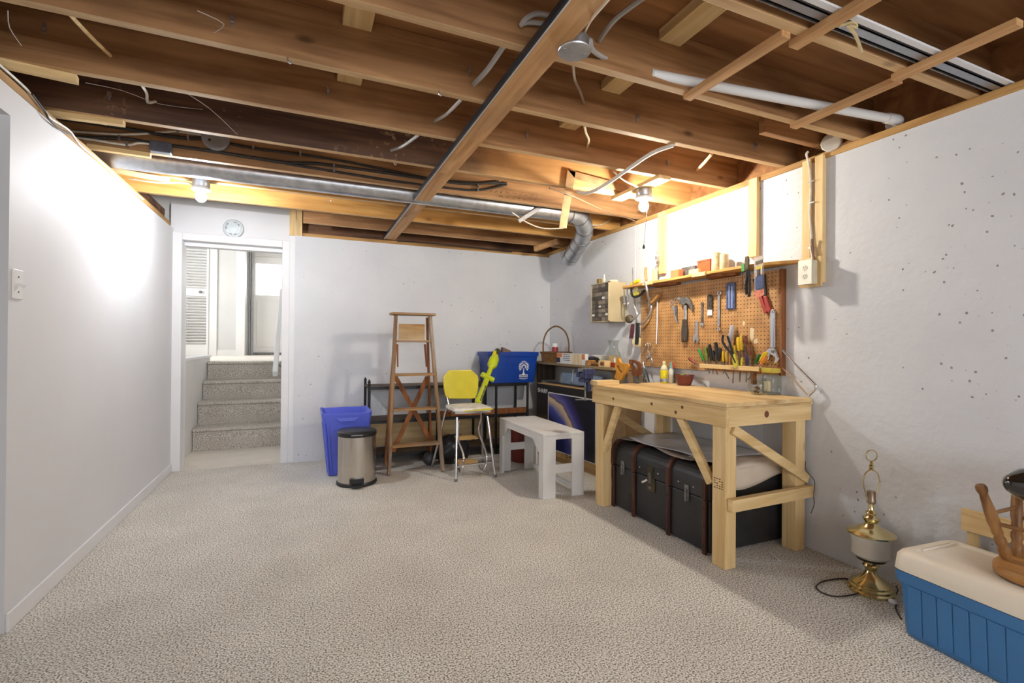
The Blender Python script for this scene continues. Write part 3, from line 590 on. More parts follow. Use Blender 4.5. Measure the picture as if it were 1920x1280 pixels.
MB().box((A.x-.3,ya-.045,JB+.004),(RW+.05,ya-.024,JB+.012)).out('white_rail', M_TRIM, mt, world=True)
p = FL(1592,46,JB-.01)
cable([p+V(.0,.0,.03),p+V(-.03,.01,.0),P(1575,48,1,p.y+.01),P(1600,42,1,p.y),P(1606,52,1,p.y),P(1590,48,1,p.y),P(1604,66,1,p.y+.01),P(1616,98,1,p.y+.02)], .005, plain('sisal_rope',(.55,.42,.22,1),.8,bump=.5,bscale=200), 'rope', 'short frayed rope knotted on the metal track', cat='rope')
c = P(1550,266,0,RW-.05)
jb = thing('junction_box', 'round white cover box on top of the right wall', 'junction box', (c.x,c.y,c.z-.05))
MB().lathe([(.048,0),(.05,.03),(.046,.034)], c+V(.05,0,0), 20, (-1,-.3,0)).out('cover', plain('cream_cover',(.62,.58,.5,1),.5), jb, smooth=True, world=True)
# framing square hung on the joist
sqy = 2.885
S = lambda x, y: P(x,y,1,sqy)
fs = thing('framing_square', 'rusty steel framing square hanging from a joist', 'square', S(1050,428))
MB().prism([S(1064,318),S(1079,321),S(1062,428),S(1048,427)], (0,-.003,0)).out('tongue', plain('rusty_steel',(.42,.28,.14,1),.5,.5,var=.3), fs, world=True)
MB().prism([S(1064,318),S(1190,352),S(1186,366),S(1077,334)], (0,-.003,0)).out('blade', MATS['rusty_steel'], fs, world=True)
# hooks, nails
for (x,y,l) in ((540,114,'under the second joist left of the long strap'),(823,175,'under a joist beside the long strap'),(739,306,'under the stained joist'),(617,375,'on the pale yellow joist face')):
    p = FL(x,y,JB-.012); tag(MB().tube(sm([p+V(0,0,.012),p,p+V(.008,0,-.008),p+V(.012,0,.0)],3), .003, 6).out('cup_hook', M_STEEL), 'small metal hook '+l, 'hook', 'small hooks')
# cobwebs
def web(pts, l): cable(pts, .0012, M_WEB, 'cobweb_strand', l, 'cobweb strands', 4, 'cobweb', 3)
web([P(160,155,1,2.6),P(230,170,1,2.7),P(300,195,1,2.8),P(380,205,1,2.85)], 'dusty cobweb strand below the joist at the left')
web([P(345,172,1,2.5),P(395,205,1,2.6),P(445,252,1,2.85)], 'dusty cobweb strand crossing the stained joist')
web([P(15,20,1,1.8),P(18,52,1,1.85),P(40,85,1,1.95)], 'dusty cobweb strand in the top left corner')
web([P(370,20,1,1.7),P(420,45,1,1.8),P(400,62,1,1.9)], 'dusty cobweb strand on the second joist face')

# ---------------------------------------------------------------- bulbs
def bulb_fixture(c, ztop, l, st, col, chain=None):
    f = thing('ceiling_bulb', l, 'light', (c[0],c[1],c[2]-.06))
    x, y, z = c
    MB().lathe([(.05,ztop-.045),(.052,ztop-.042),(.052,ztop)], (x,y,0), 20).out('metal_box', M_GALV, f, smooth=True, world=True)
    MB().lathe([(.022,ztop-.078),(.026,ztop-.07),(.055,ztop-.062),(.058,ztop-.050),(.05,ztop-.045)], (x,y,0), 24).out('holder', plain('porcelain',(.8,.79,.76,1),.3), f, smooth=True, world=True)
    n = z
    MB().lathe([(.001,n-.034),(.014,n-.031),(.025,n-.022),(.0315,n-.008),(.0325,n+.004),(.028,n+.02),(.02,n+.034),(.014,n+.046),(.013,ztop-.076)], (x,y,0), 16).out('bulb', emit('bulb_glow_'+('cool' if col[2] > col[0] else 'warm'), col, st), f, smooth=True, world=True)
    if chain:
        A = V(x+.012,y-.03,ztop-.07); B = P(*chain,1,y-.03)
        MB().tube([A,V(B.x,B.y,B.z+.02)], .0013, 5).out('pull_chain', M_DSTEEL, f, world=True)
        MB().lathe([(.002,0.028),(.006,.02),(.009,.006),(.007,0),(.001,-.002)][::-1], B, 10).out('chain_knob', M_BLACKP, f, smooth=True, world=True)
    return f
bulb_fixture((-.645,3.80,2.115), JB-.003, 'bare glaring cool-white bulb on the ceiling near the doorway', BULB_L, (.93,.96,1,1))
bulb_fixture((2.11,2.67,2.088), JB-.025, 'bare warm bulb with pull chain on the ceiling over the workbench', BULB_R, (1,.93,.80,1), (1207,466))
# board the right bulb hangs from
tag(MB().box((2.045,2.44,JB-.024),(2.14,2.96,JB)).out('mounting_board', M_PINEY, bev=.002), 'pine board between joists holding the warm bulb', 'board')
cable([P(1150,322,1,2.5),P(1170,338,1,2.55),P(1195,350,1,2.62)], .005, M_WCABLE, 'wire_run', 'white wire feeding the warm bulb')
cable([V(-1.05,3.86,2.20),V(-.9,3.84,2.19),V(-.75,3.83,2.205),V(-.70,3.82,2.20)], .006, M_WCABLE, 'wire_run', 'white wire left of the cool bulb box')

# pencilled handwriting on the golden end of the cable joist
jo = [o for o in bpy.data.objects if o.name.startswith('ceiling_joist') and abs(o.location.y-3.38) < .02][0]
rh = random.Random(4); hw = MB()
for row, (xa, xb, yy) in enumerate(((918,1012,358),(935,1005,368))):
    x = xa
    while x < xb:
        n = rh.randint(3,6); pts = []
        for k in range(n):
            q = P(x+k*1.7, yy+(x-xa)*.10+rh.uniform(-2.2,2.2), 1, 3.3595); pts.append(q-jo.location)
        hw.tube(sm(pts,3), .0013, 4); x += n*1.7+rh.uniform(2,6)
hw.out('handwriting', M_BLACKP, jo)
# ================================================================ furniture and things on the floor
def rr(cx, cy, hx, hy, r, z, n=5):
    out = []
    for k, (sx, sy) in enumerate(((1,1),(-1,1),(-1,-1),(1,-1))):
        for j in range(n+1):
            a = math.pi/2*(k+j/n)
            out.append(V(cx+sx*(hx-r)+r*math.cos(a), cy+sy*(hy-r)+r*math.sin(a), z))
    return out
def loft(rings, cap0=True, cap1=True):
    m = MB(); n = len(rings[0]); vs = [p for r in rings for p in r]
    fs = [(i*n+k, i*n+(k+1)%n, (i+1)*n+(k+1)%n, (i+1)*n+k) for i in range(len(rings)-1) for k in range(n)]
    if cap0: fs.append(list(range(n-1,-1,-1)))
    if cap1: fs.append(list(range((len(rings)-1)*n, len(rings)*n)))
    return m.add(vs, fs)
def text(s, size, mat, parent, M, name='lettering', ext=.0008, world=True, font_scale=(1,1,1)):
    c = bpy.data.curves.new(name, 'FONT'); c.body = s; c.size = size; c.extrude = ext; c.align_x = 'CENTER'; c.align_y = 'CENTER'
    t = bpy.data.objects.new('tmp', c); COL.objects.link(t); bpy.context.view_layer.update()
    me = bpy.data.meshes.new_from_object(t.evaluated_get(bpy.context.evaluated_depsgraph_get())); bpy.data.objects.remove(t)
    r = parent
    while r.parent: r = r.parent
    Mi = (Matrix.Translation(r.location) @ r.rotation_euler.to_matrix().to_4x4()).inverted() if world else Matrix.Identity(4)
    me.transform(Mi @ M); me.name = name; me.materials.clear(); me.materials.append(mat)
    o = bpy.data.objects.new(name, me); COL.objects.link(o); o.parent = parent; return o
def frame(o, x, y):   # matrix whose x and y axes lie along x, y at origin o
    x, y = Vector(x).normalized(), Vector(y).normalized(); z = x.cross(y)
    return Matrix(((x.x,y.x,z.x,o[0]),(x.y,y.y,z.y,o[1]),(x.z,y.z,z.z,o[2]),(0,0,0,1)))

# ---------------------------------------------------------------- workbench
BR_ = math.radians(2.0); BO = V(1.965,1.825,0); BL, BD, BZ = 1.18, .672, .857
wbn = thing('workbench', 'pale pine workbench with plywood top and diagonal braces', 'workbench', BO, BR_)
Minv = (Matrix.Translation(BO) @ Matrix.Rotation(BR_,4,'Z')).inverted(); Mfw = Minv.inverted()
M_BTOP = wood('bench_plywood', rgb(200,164,108), rgb(226,198,148), 1, knots=.2, grain=12, stain=rgb(138,104,66), stain_amt=.6)
MB().box((-.004,-.004,.835),(BD,BL,BZ)).out('top', M_BTOP, wbn)
MB().box((-.006,-.006,.823),(BD,BL,.834)).out('underlay', M_BTOP, wbn)
MB().box((0,0,.733),(.02,BL,.823)).out('apron', M_PINEY, wbn, bev=.002)
MB().box((.02,0,.733),(BD,.02,.823)).out('apron', M_PINEX, wbn, bev=.002)
MB().box((.02,BL-.02,.733),(BD,BL,.823)).out('apron', M_PINEX, wbn, bev=.002)
MB().box((BD-.02,.02,.733),(BD,BL-.02,.823)).out('apron', M_PINEY, wbn, bev=.002)
for x in (.021, BD-.10):
    for y in (.021, BL-.105):
        MB().box((x,y,0),(x+.078,y+.085,.822)).out('leg', M_PINEZ, wbn, bev=.003)
def lb(px, py, lx): # pixel on the bench's own front plane
    d = Minv.to_3x3() @ ray(px,py); o = Minv @ CP; t = (lx-o.x)/d.x; return o+d*t
def ly(px, py, y):
    d = Minv.to_3x3() @ ray(px,py); o = Minv @ CP; t = (y-o.y)/d.y; return o+d*t
A, B = lb(1133,845,.04), lb(1162,757,.04); MB().bar(V(.04,A.y-.0,A.z),V(.04,B.y,.76),.03,.045,(0,1,0)).out('brace', M_PINEY, wbn, bev=.002)
A, B = lb(1274,782,.04), lb(1334,905,.04); MB().bar(V(.04,A.y+.01,.76),V(.04,B.y,B.z),.03,.045,(0,1,0)).out('brace', M_PINEY, wbn, bev=.002)
MB().bar(V(.06,.010,.72),V(.655,.010,.40),.05,.018,(0,1,0)).out('brace', M_PINEX, wbn, bev=.002)
MB().bar(V(.06,BL-.012,.72),V(.62,BL-.012,.40),.05,.018,(0,1,0)).out('brace', M_PINEX, wbn, bev=.002)
A, B = ly(1368,955,-.0), ly(1512,937,-.0)
MB().bar(V(.03,-.001,.335),V(BD-.0,-.001,.335),.038,.062).out('rail', M_PINEX, wbn, bev=.002)
MB().bar(V(.1,BL-.07,.335),V(BD-.02,BL-.07,.335),.03,.06).out('rail', M_PINEX, wbn, bev=.002)
for (y,z) in ((.30,.80),(.35,.765),(.55,.79),(.93,.78)):
    MB().lathe([(.010,0),(.008,.001)], (-.0003,y,z), 10, (-1,0,0)).out('knot', plain('knot_wood', rgb(110,66,36), .6), wbn)
MB().lathe([(.017,0),(.015,.001)], (.30,-.0003,.785), 14, (0,-1,0)).out('knot', plain('knot_wood', rgb(110,66,36)), wbn)
MB().lathe([(.018,0),(.0175,.0008)], (.30,-.0001,.785), 14, (0,-1,0)).out('knot_ring', plain('knot_rim', rgb(84,48,26)), wbn)
for i in range(5):
    for j in range(4):
        if (i*j+i) % 5 == 4: continue
        MB().box((.0205,.036+j*.016,.405+i*.012),(.021,.046+j*.016,.4105+i*.012)).out('grade_stamp', plain('stamp_ink', rgb(92,66,40), .8), wbn)
# block and vise at the far front corner
bo = lambda x, y, z: Mfw @ V(x,y,z)
b_ = MB().box((-.02,BL-.09,BZ+.001),(.175,BL+.012,BZ+.032)).xf(Mfw).out('wood_block', M_PINEX, bev=.002)
tag(b_, 'yellow pine block at the far end of the workbench top', 'wood block')
M_VISE = plain('vise_blue_paint', rgb(50,58,98), .35, .2, var=.5, scale=40)
vo = bo(-.04,BL+.03,BZ-.01)
vs = thing('bench_vise', 'small dark blue vise clamped to the workbench corner', 'vise', vo)
X = lambda x, y, z: vo+V(x,y,z)*1.06
MB().box(X(-.035,-.03,.025),X(.03,.035,.05)).box(X(.01,-.03,-.04),X(.03,.035,.05)).out('clamp_frame', M_VISE, vs, world=True, bev=.004)
MB().box(X(-.03,-.05,.05),X(.035,.03,.085)).box(X(-.035,-.06,.08),X(.045,-.02,.118)).out('body', M_VISE, vs, world=True, bev=.006)
MB().box(X(-.03,.045,.055),X(.03,.075,.115)).out('moving_jaw', M_VISE, vs, world=True, bev=.005)
MB().box(X(-.03,-.02,.10),X(.04,-.012,.12)).box(X(-.028,.036,.095),X(.03,.045,.118)).out('jaw_plates', M_STEEL, vs, world=True)
MB().tube([X(0,.03,.07),X(0,.11,.07)], .009, 10).out('screw', M_STEEL, vs, smooth=True, world=True)
MB().tube([X(-.045,.105,.02),X(-.035,.105,.10)], .004, 8).ball(X(-.046,.105,.016),.007,8).ball(X(-.034,.105,.103),.007,8).out('handle', M_DSTEEL, vs, smooth=True, world=True)
MB().tube([X(.0,.0,-.10),X(.0,.0,.03)], .007, 10).out('clamp_screw', M_DSTEEL, vs, smooth=True, world=True)
MB().tube([X(-.065,.02,-.095),X(.03,-.01,-.095)], .0035, 8).out('clamp_handle', M_STEEL, vs, smooth=True, world=True)

# ---------------------------------------------------------------- trunk
M_TRK = plain('black_trunk_canvas', rgb(40,39,41), .5, 0, var=.45, scale=6, bump=.15, bscale=120)
M_RIB = wood('trunk_slat_wood', rgb(56,32,26), rgb(92,56,44), 2, knots=0, rough=.4)
M_BRS = plain('aged_brass', rgb(90,78,58), .4, .8, var=.4)
tk = thing('trunk', 'old black steamer trunk with brown wooden ribs under the workbench', 'trunk', (2.33,2.46,0))
ty0, ty1, tx0, tx1 = 2.0, 2.92, 2.04, 2.61
prof = lambda o: [(tx0-o,.302),(tx0-o,.385)]+[(tx0+.075-(.075+o)*math.cos(a),.385+(.075+o)*math.sin(a)) for a in [math.pi/2*k/6 for k in range(1,7)]]+[(tx1-.02,.46+o),(tx1+o*0,.44),(tx1,.302)]
MB().box((tx0,ty0,.012),(tx1,ty1,.298)).out('body', M_TRK, tk, world=True, bev=.008)
MB().prism([V(x,ty0,z) for x, z in prof(.004)], (0,ty1-ty0,0)).out('lid', M_TRK, tk, world=True, bev=.004)
for y in (2.885, 2.655, 2.318, 2.03):
    w = .028
    m = MB().box((tx0-.018,y-w/2,0),(tx0,y+w/2,.296)); m.out('rib', M_RIB, tk, world=True, bev=.006)
    o_, i_ = prof(.022), prof(.004)
    o2 = [V(x,y-w/2,z) for x, z in o_[:9]]; i2 = [V(x,y-w/2,z) for x, z in i_[:9]]
    m = MB()
    for k in range(8): m.prism([o2[k],o2[k+1],i2[k+1],i2[k]], (0,w,0))
    m.out('lid_rib', M_RIB, tk, world=True)
    for z in (.05,.15,.25): MB().ball((tx0-.018,y,z),.006,8).out('rivet', M_BRS, tk, smooth=True, world=True)
for y in (2.78,2.17):
    MB().box((tx0-.012,y-.016,.255),(tx0-.0,y+.016,.345)).box((tx0-.02,y-.008,.25),(tx0-.01,y+.008,.32)).out('latch', M_DSTEEL, tk, world=True, bev=.003)
MB().box((tx0-.008,2.45,.215),(tx0,2.52,.30)).box((tx0-.010,2.465,.30),(tx0-.003,2.515,.37)).out('lock_plate', M_BRS, tk, world=True, bev=.003)
MB().box((tx0-.016,2.478,.27),(tx0-.008,2.498,.335)).lathe([(.012,0),(.010,.008)],(tx0-.008,2.485,.24),12,(-1,0,0)).out('hasp', M_DSTEEL, tk, world=True)
MB().bar((tx0-.02,2.50,.29),(tx0-.035,2.535,.265),.012,.012).out('padlock', M_CHROME, tk, world=True)
for y in (2.6,2.42,2.24,2.12): MB().ball((tx0-.005,y,.345),.005,8).out('rivet', M_STEEL, tk, smooth=True, world=True)
# flattened sheets on the trunk
def sheet(x0,x1,y0,y1,z,seed,amp,mat,name,label,cat,th=.004,edge=None):
    rnd = random.Random(seed); ph = [rnd.random()*6 for _ in range(6)]
    def f(u,v):
        x = x0+(x1-x0)*u; y = y0+(y1-y0)*v
        h = amp*(1+math.sin(5*u+ph[0])*math.cos(4*v+ph[1])*.5+math.sin(9*v+3*u+ph[2])*.3)
        if edge: h += edge(u,v)
        return V(x+.02*math.sin(7*v+ph[3]), y+.02*math.sin(6*u+ph[4]), z+max(0,h))
    return tag(MB().grid(f,14,18).out(name, mat, smooth=True, solid=th), label, cat)
sheet(2.07,2.58,2.18,2.88,.472,3,.012,plain('grey_board',rgb(160,146,132),.7,var=.25,scale=5),'cardboard_sheet','flattened grey-brown cardboard sheet on the trunk','cardboard')
sheet(2.07,2.55,2.06,2.80,.496,5,.010,plain('clear_plastic_sheet',rgb(200,202,208),.22,var=.3,scale=4,bump=.5,bscale=9),'plastic_sheet','crumpled translucent plastic sheet on the trunk','plastic sheet',.002)
def drape(u, v):
    x = 2.10+.50*u; w = v*.36
    y, z = (1.978, .475-(.10+.03*math.sin(5*u))*(1-v/.28)) if v < .28 else (1.978+(v-.28)*.36, .492+.006*math.sin(9*u+4*v))
    return V(x+.01*math.sin(8*v), y-.004*math.sin(11*u), z)
tag(MB().grid(drape,16,16).out('paper_sheet', plain('beige_paper',rgb(220,204,184),.8,var=.1,scale=4), smooth=True, solid=.002), 'beige paper hanging over the near end of the trunk', 'paper')

# ---------------------------------------------------------------- white bench
M_WB = plain('white_bench_paint', (.7,.69,.67,1), .45, var=.06, scale=5)
x0,x1,y0,y1,h = 1.625,1.975,3.19,4.06,.482
sb = thing('white_bench', 'low white painted bench with cut-out legs', 'bench', ((x0+x1)/2,(y0+y1)/2,0))
MB().box((x0,y0,h-.018),(x1,y1,h)).out('top', M_WB, sb, world=True, bev=.003)
for y in (y0, y1-.018):
    MB().box((x0,y,0),(x0+.105,y+.018,h-.018)).out('leg', M_WB, sb, world=True, bev=.002)
    MB().box((x1-.105,y,0),(x1,y+.018,h-.018)).out('leg', M_WB, sb, world=True, bev=.002)
    MB().box((x0+.105,y+.002,.185),(x1-.105,y+.016,.25)).out('crossbar', M_WB, sb, world=True, bev=.002)
    MB().box((x0+.105,y+.002,h-.045),(x1-.105,y+.016,h-.018)).out('head_rail', M_WB, sb, world=True)
for x in (x0, x1-.018):
    a, b, zt = y0+.018, y1-.018, h-.018
    pts = [(a,0),(a+.055,0),(a+.055,.33),(a+.17,.42),(b-.17,.42),(b-.055,.33),(b-.055,0),(b,0),(b,zt),(a,zt)]
    MB().prism([V(x,y,z) for y,z in pts], (.018,0,0)).out('side_panel', M_WB, sb, world=True)
MB().box((x1-.05,y0+.018,.03),(x1-.03,y1-.018,.06)).out('foot_rail', M_WB, sb, world=True, bev=.002)

# ---------------------------------------------------------------- yellow step stool chair
M_YEL = plain('yellow_vinyl', rgb(214,200,52), .28, var=.06, coat=.4)
ss = thing('step_stool', 'retro yellow step stool chair with chrome legs and torn seat', 'stool', (1.34,4.05,0))
fl_, fr_ = V(1.168,3.885,.01), V(1.522,3.895,.01)
tl, tr_ = P(857,782,1,3.97), P(914,780,1,3.97)
bl_, br_ = V(1.10,4.42,.01), V(1.60,4.42,.01)
tbl, tbr = V(1.17,4.22,.555), V(1.50,4.22,.555)
for a, b in ((fl_,tl),(fr_,tr_),(bl_,tbl),(br_,tbr)):
    MB().tube([a,b], .0115, 12).out('leg', M_CHROME, ss, smooth=True, world=True)
    MB().tube([a-V(0,0,.01),a+V(0,0,.012)], .014, 12).out('foot_cap', plain('grey_rubber',(.16,.15,.14,1),.7), ss, smooth=True, world=True)
sc_ = V((tl.x+tr_.x)/2,4.09,0)
loft([rr(sc_.x,sc_.y,.168,.165,.05,.552),rr(sc_.x,sc_.y,.172,.168,.05,.56),rr(sc_.x,sc_.y,.172,.168,.05,.57)]).out('seat_pan', M_CHROME, ss, smooth=True, world=True)
loft([rr(sc_.x,sc_.y,.166,.162,.05,.57),rr(sc_.x,sc_.y,.172,.168,.05,.578),rr(sc_.x,sc_.y,.168,.164,.05,.596),rr(sc_.x,sc_.y,.14,.14,.05,.602)]).out('seat', plain('torn_seat_padding', rgb(226,221,212), .7, var=.25, scale=14), ss, smooth=True, world=True)
MB().prism([V(sc_.x+dx,sc_.y-.173,z) for dx,z in ((-.09,.573),(.0,.574),(.1,.574),(.165,.578),(.166,.59),(.12,.592),(.03,.586),(-.05,.582),(-.088,.58))], (0,.006,0)).out('torn_cover', M_YEL, ss, world=True)
# backrest
by = 4.30
Q = lambda x, y: P(x,y,1,by)
pts = [Q(*p) for p in ((844,693.5),(884,693),(896,704),(898,711),(896.5,732),(893,744),(888,747.5),(842,747.5),(836,743),(833,730),(831,710),(833,704))]
MB().prism(pts, (0,.03,0)).out('backrest', M_YEL, ss, world=True, bev=.008, seg=3)
for px in (839.5, 892):
    a = Q(px,742); MB().tube([V(a.x,by+.015,a.z),V(a.x+(.004 if px<860 else -.004),4.25,.57)], .0105, 10).out('back_post', M_CHROME, ss, smooth=True, world=True)
# fold-out steps
S = lambda x, y, yy: P(820+x/8,760+y/8,1,yy)
for pts in (((320,230,4.1),(318,500,4.06),(385,720,4.0),(395,850,3.96),(370,960,3.95),(345,1000,3.99),(315,950,4.06)),
            ((655,200,4.1),(620,380,4.06),(680,560,4.02),(738,740,3.97),(735,860,3.96),(700,960,3.96),(660,950,4.0),(640,880,4.06))):
    MB().tube(sm([S(*p) for p in pts],4), .010, 10).out('step_frame', M_CHROME, ss, smooth=True, world=True)
for (ya, z, n) in ((4.0,.315,3),(3.97,.115,3)):
    a, b = S(330,560,ya).x, S(610,560,ya).x
    for k in range(n): MB().box((a,ya+k*.052,z),(b,ya+k*.052+.047,z+.014)).out('step_slat', wood('worn_step_wood', rgb(150,116,66), rgb(196,160,98), 0, knots=.2), ss, world=True, bev=.002)
MB().tube([S(300,815,3.94),S(830,775,3.94)], .006, 8).out('cross_rod', M_CHROME, ss, smooth=True, world=True)
MB().tube([fl_.lerp(tl,.22),fr_.lerp(tr_,.22)], .006, 8).out('cross_rod', M_CHROME, ss, smooth=True, world=True)

# ---------------------------------------------------------------- step ladder
M_LAD = wood('paint_spattered_ladder', rgb(112,84,58), rgb(160,128,92), 2, knots=.0, stain=rgb(196,190,180), stain_amt=.45)
M_LADX = wood('ladder_tread_wood', rgb(124,90,56), rgb(172,134,88), 0, knots=.0, stain=rgb(196,190,180), stain_amt=.4)
M_LADB = wood('ladder_brace_wood', rgb(112,66,34), rgb(156,98,54), 2, knots=.2)
la = thing('step_ladder', 'old wooden step ladder spattered with paint by the back wall', 'ladder', (.92,4.4,0))
yt = 4.47
LA, LB = V(.683,4.285,0), V(.762,yt,1.405); RA, RB = V(1.150,4.235,0), V(1.078,yt,1.405)
for a, b in ((LA,LB),(RA,RB)):
    MB().bar(a+V(0,0,.005), b, .026, .062, (0,1,.2)).out('rail', M_LAD, la, world=True, bev=.003)
for z in (.246,.556,.862,1.165):
    t = z/1.405; a, b = LA.lerp(LB,t), RA.lerp(RB,t)
    MB().box((a.x+.01,min(a.y,b.y)-.02,z-.010),(b.x-.01,max(a.y,b.y)+.05,z+.010)).out('tread', M_LADX, la, world=True, bev=.003)
MB().box((LB.x-.045,yt-.06,1.403),(RB.x+.045,yt+.09,1.425)).out('top_cap', M_LADX, la, world=True, bev=.006)
a, b = P(745,607,1,yt-.02), P(797,637,1,yt-.02)
MB().box((a.x+.01,yt-.045,b.z),(b.x-.01,yt-.037,a.z)).out('panel', wood('scraped_panel_wood', rgb(132,88,40), rgb(186,146,88), 0, knots=0, stain=rgb(206,192,160), stain_amt=.6), la, world=True)
ra0, ra1, rb0, rb1 = V(.70,4.62,.01), V(.775,4.53,1.39), V(1.135,4.60,.01), V(1.065,4.53,1.39)
for a, b in ((ra0,ra1),(rb0,rb1)): MB().bar(a, b, .018, .035, (0,1,0)).out('rear_leg', M_LADB, la, world=True)
def rp(px, py): return P(px, py, 1, 4.60)
MB().bar(rp(741,706),rp(819,846),.042,.012,(0,1,0)).xf(Matrix.Identity(4)).out('cross_brace', M_LADB, la, world=True)
MB().bar(rp(801,706)+V(0,-.014,0),rp(736,846)+V(0,-.014,0),.042,.012,(0,1,0)).out('cross_brace', M_LADB, la, world=True)
for px, x in ((745,.0),(797,.0)):
    a, b, c_ = P(px-2,645,1,4.5), P(px+2,645,1,4.5), P(px+(1 if px<760 else 3),688,1,4.5)
    MB().prism([a,b,c_+V(.006,0,0),c_-V(.006,0,0)], (0,.012,0)).out('hinge_strip', M_LADB, la, world=True)

# ---------------------------------------------------------------- pedal bin
cx, cy, r_ = .405, 4.16, .150
M_BRUSH = plain('brushed_stainless', rgb(206,200,192), .24, 1, var=.10, scale=30, stretch=(1,1,.03))
pb = thing('pedal_bin', 'round stainless steel pedal bin with black lid', 'trash can', (cx,cy,0))
MB().lathe([(r_+.008,0),(r_+.012,.006),(r_+.010,.02),(r_+.003,.028)], (cx,cy,0), 48).out('base_ring', M_BLACKP, pb, smooth=True, world=True)
MB().lathe([(r_,.02),(r_,.395)], (cx,cy,0), 64).out('body', M_BRUSH, pb, smooth=True, world=True)
MB().lathe([(r_+.003,.393),(r_+.005,.398),(r_+.004,.425),(r_-.006,.435),(.08,.442),(.001,.443)], (cx,cy,0), 48).out('lid', M_BLACKP, pb, smooth=True, world=True)
dv = V(-cx,-cy,0).normalized(); sd_ = V(-dv.y,dv.x,0)
p = V(cx,cy,0)+dv*(r_+.012)
MB().bar(p-sd_*.045+V(0,0,.414), p+sd_*.045+V(0,0,.414), .012, .008).out('lid_grip', plain('grey_grip',(.2,.2,.2,1),.3), pb, world=True, bev=.003)
MB().bar(p-dv*.02+V(0,0,.04), p+dv*.002+V(0,0,.04), .11, .06).out('pedal_recess', M_BLACKP, pb, world=True)
MB().bar(p-dv*.0+V(0,0,.028), p+dv*.045+V(0,0,.016), .075, .016).out('pedal', M_BLACKP, pb, world=True, bev=.005)

# ---------------------------------------------------------------- tall blue bin
M_BLU = plain('periwinkle_plastic', rgb(88,104,214), .35, var=.06)
tb = thing('tall_blue_bin', 'tall periwinkle blue plastic bin behind the pedal bin', 'bin', (.35,4.6,0))
def binring(t, z, e=0): return rr(.345+.0*t,4.595,.15+.048*t+e,.17+.04*t+e,.035,z,4)
H_ = .525
def lip(ring):  # rim dips in the middle of the long sides and rises at the corners
    return [V(p.x,p.y,p.z+.022*min(1,abs(p.x-.345)/.2)**3-.0) for p in ring]
loft([binring(0,.006),binring(1,H_-.05),lip(binring(1,H_-.03,.008)),lip(binring(1,H_,.010)),lip(binring(1,H_+.004,.004)),lip(binring(1,H_-.01,-.010)),binring(0,.03,-.012)], True, True).out('body', M_BLU, tb, smooth=True, world=True)
MB().prism([V(.345+dx,4.375,z) for dx,z in ((-.10,H_-.02),(.10,H_-.02),(.06,H_-.055),(-.06,H_-.055))], (0,.02,0)).out('handle_lip', M_BLU, tb, world=True, bev=.004)
for dx in (-.175,-.15,.15):
    MB().bar(V(.345+dx*.8,4.421,.02),V(.345+dx*1.05,4.384,H_-.06),.012,.012,(0,1,0)).out('rib', M_BLU, tb, world=True, bev=.003)
for s in (-1,):
    MB().bar(V(.195,4.5,.02),V(.148,4.47,H_-.06),.012,.012,(1,0,0)).out('rib', M_BLU, tb, world=True)

# ---------------------------------------------------------------- black shelf unit
M_SHB = wood('dark_shelf_board', rgb(70,56,46), rgb(104,88,74), 0, knots=0)
sh = thing('shelf_unit', 'low black metal shelf unit against the back wall', 'shelf', (1.4,4.86,0))
PX = (.562,1.215,1.70,1.84,2.20)
for i, x in enumerate(PX):
    for y in (4.70,5.02):
        MB().tube([V(x,y,0),V(x,y,.765 if i == 0 else .738)], .013, 10).out('post', M_BLACKM, sh, smooth=True, world=True)
        if i in (0,2):
            MB().ball((x,y,.778),.015,10).ball((x,y,.796),.008,8).out('finial', M_BLACKM, sh, smooth=True, world=True)
for z in (.725,.405,.085):
    MB().box((.555,4.69,z-.02),(2.21,4.705,z+.01)).out('front_rail', M_BLACKM, sh, world=True)
    MB().box((.555,4.706,z-.008),(2.21,5.035,z+.008)).out('shelf_board', M_SHB, sh, world=True)
MB().box((1.25,4.71,.415),(2.2,4.73,.47)).out('back_board', M_LADB, sh, world=True)
tag(MB().box((.62,5.038,.10),(2.1,5.056,.36)).out('plank', M_PINEX), 'yellowish plank standing behind the bottom shelf', 'plank')

# ---------------------------------------------------------------- blue recycling box
M_RBX = plain('recycling_blue_plastic', rgb(14,64,158), .35, var=.10, scale=6)
bx0, bx1 = 1.757, 2.318; cxb = (bx0+bx1)/2; cyb = 4.865
bz = .736; bh = .325
rb = thing('recycling_box', 'blue recycling box with white tree emblem on the shelf', 'box', (cxb,cyb,bz))
def rbr(t, z, e=0): return rr(cxb, cyb, .252+.03*t+e, .152+.022*t+e, .02, z, 3)
loft([rbr(0,bz),rbr(.92,bz+bh-.045),rbr(.92,bz+bh-.045,.010),rbr(1,bz+bh,.010),rbr(1,bz+bh,-.006),rbr(0,bz+.01,-.008)]).out('body', M_RBX, rb, smooth=True, world=True)
fy = lambda z: cyb-.152-.022*(z-bz)/bh-.002
for x in (cxb-.09,cxb+.02):
    MB().bar(V(x,fy(bz+.01)+.001,bz+.01),V(x,fy(bz+bh-.05)+.001,bz+bh-.05),.012,.004,(0,1,0)).out('rib', M_RBX, rb, world=True)
MB().bar(V(bx0+.02,fy(bz+.215),bz+.215),V(bx1-.02,fy(bz+.215),bz+.215),.004,.006,(0,0,1)).out('rib', M_RBX, rb, world=True)
M_PRW = plain('white_print', (.8,.8,.8,1), .5, var=.02)
ec = P(982,690,1,fy(bz+.16)); tilt = V(0,-.022/bh,1).normalized()
FM = frame(V(ec.x,fy(ec.z)-.0006,ec.z), (1,0,0), tilt) @ Matrix.Diagonal((1.5,1.5,1,1))
em = MB()
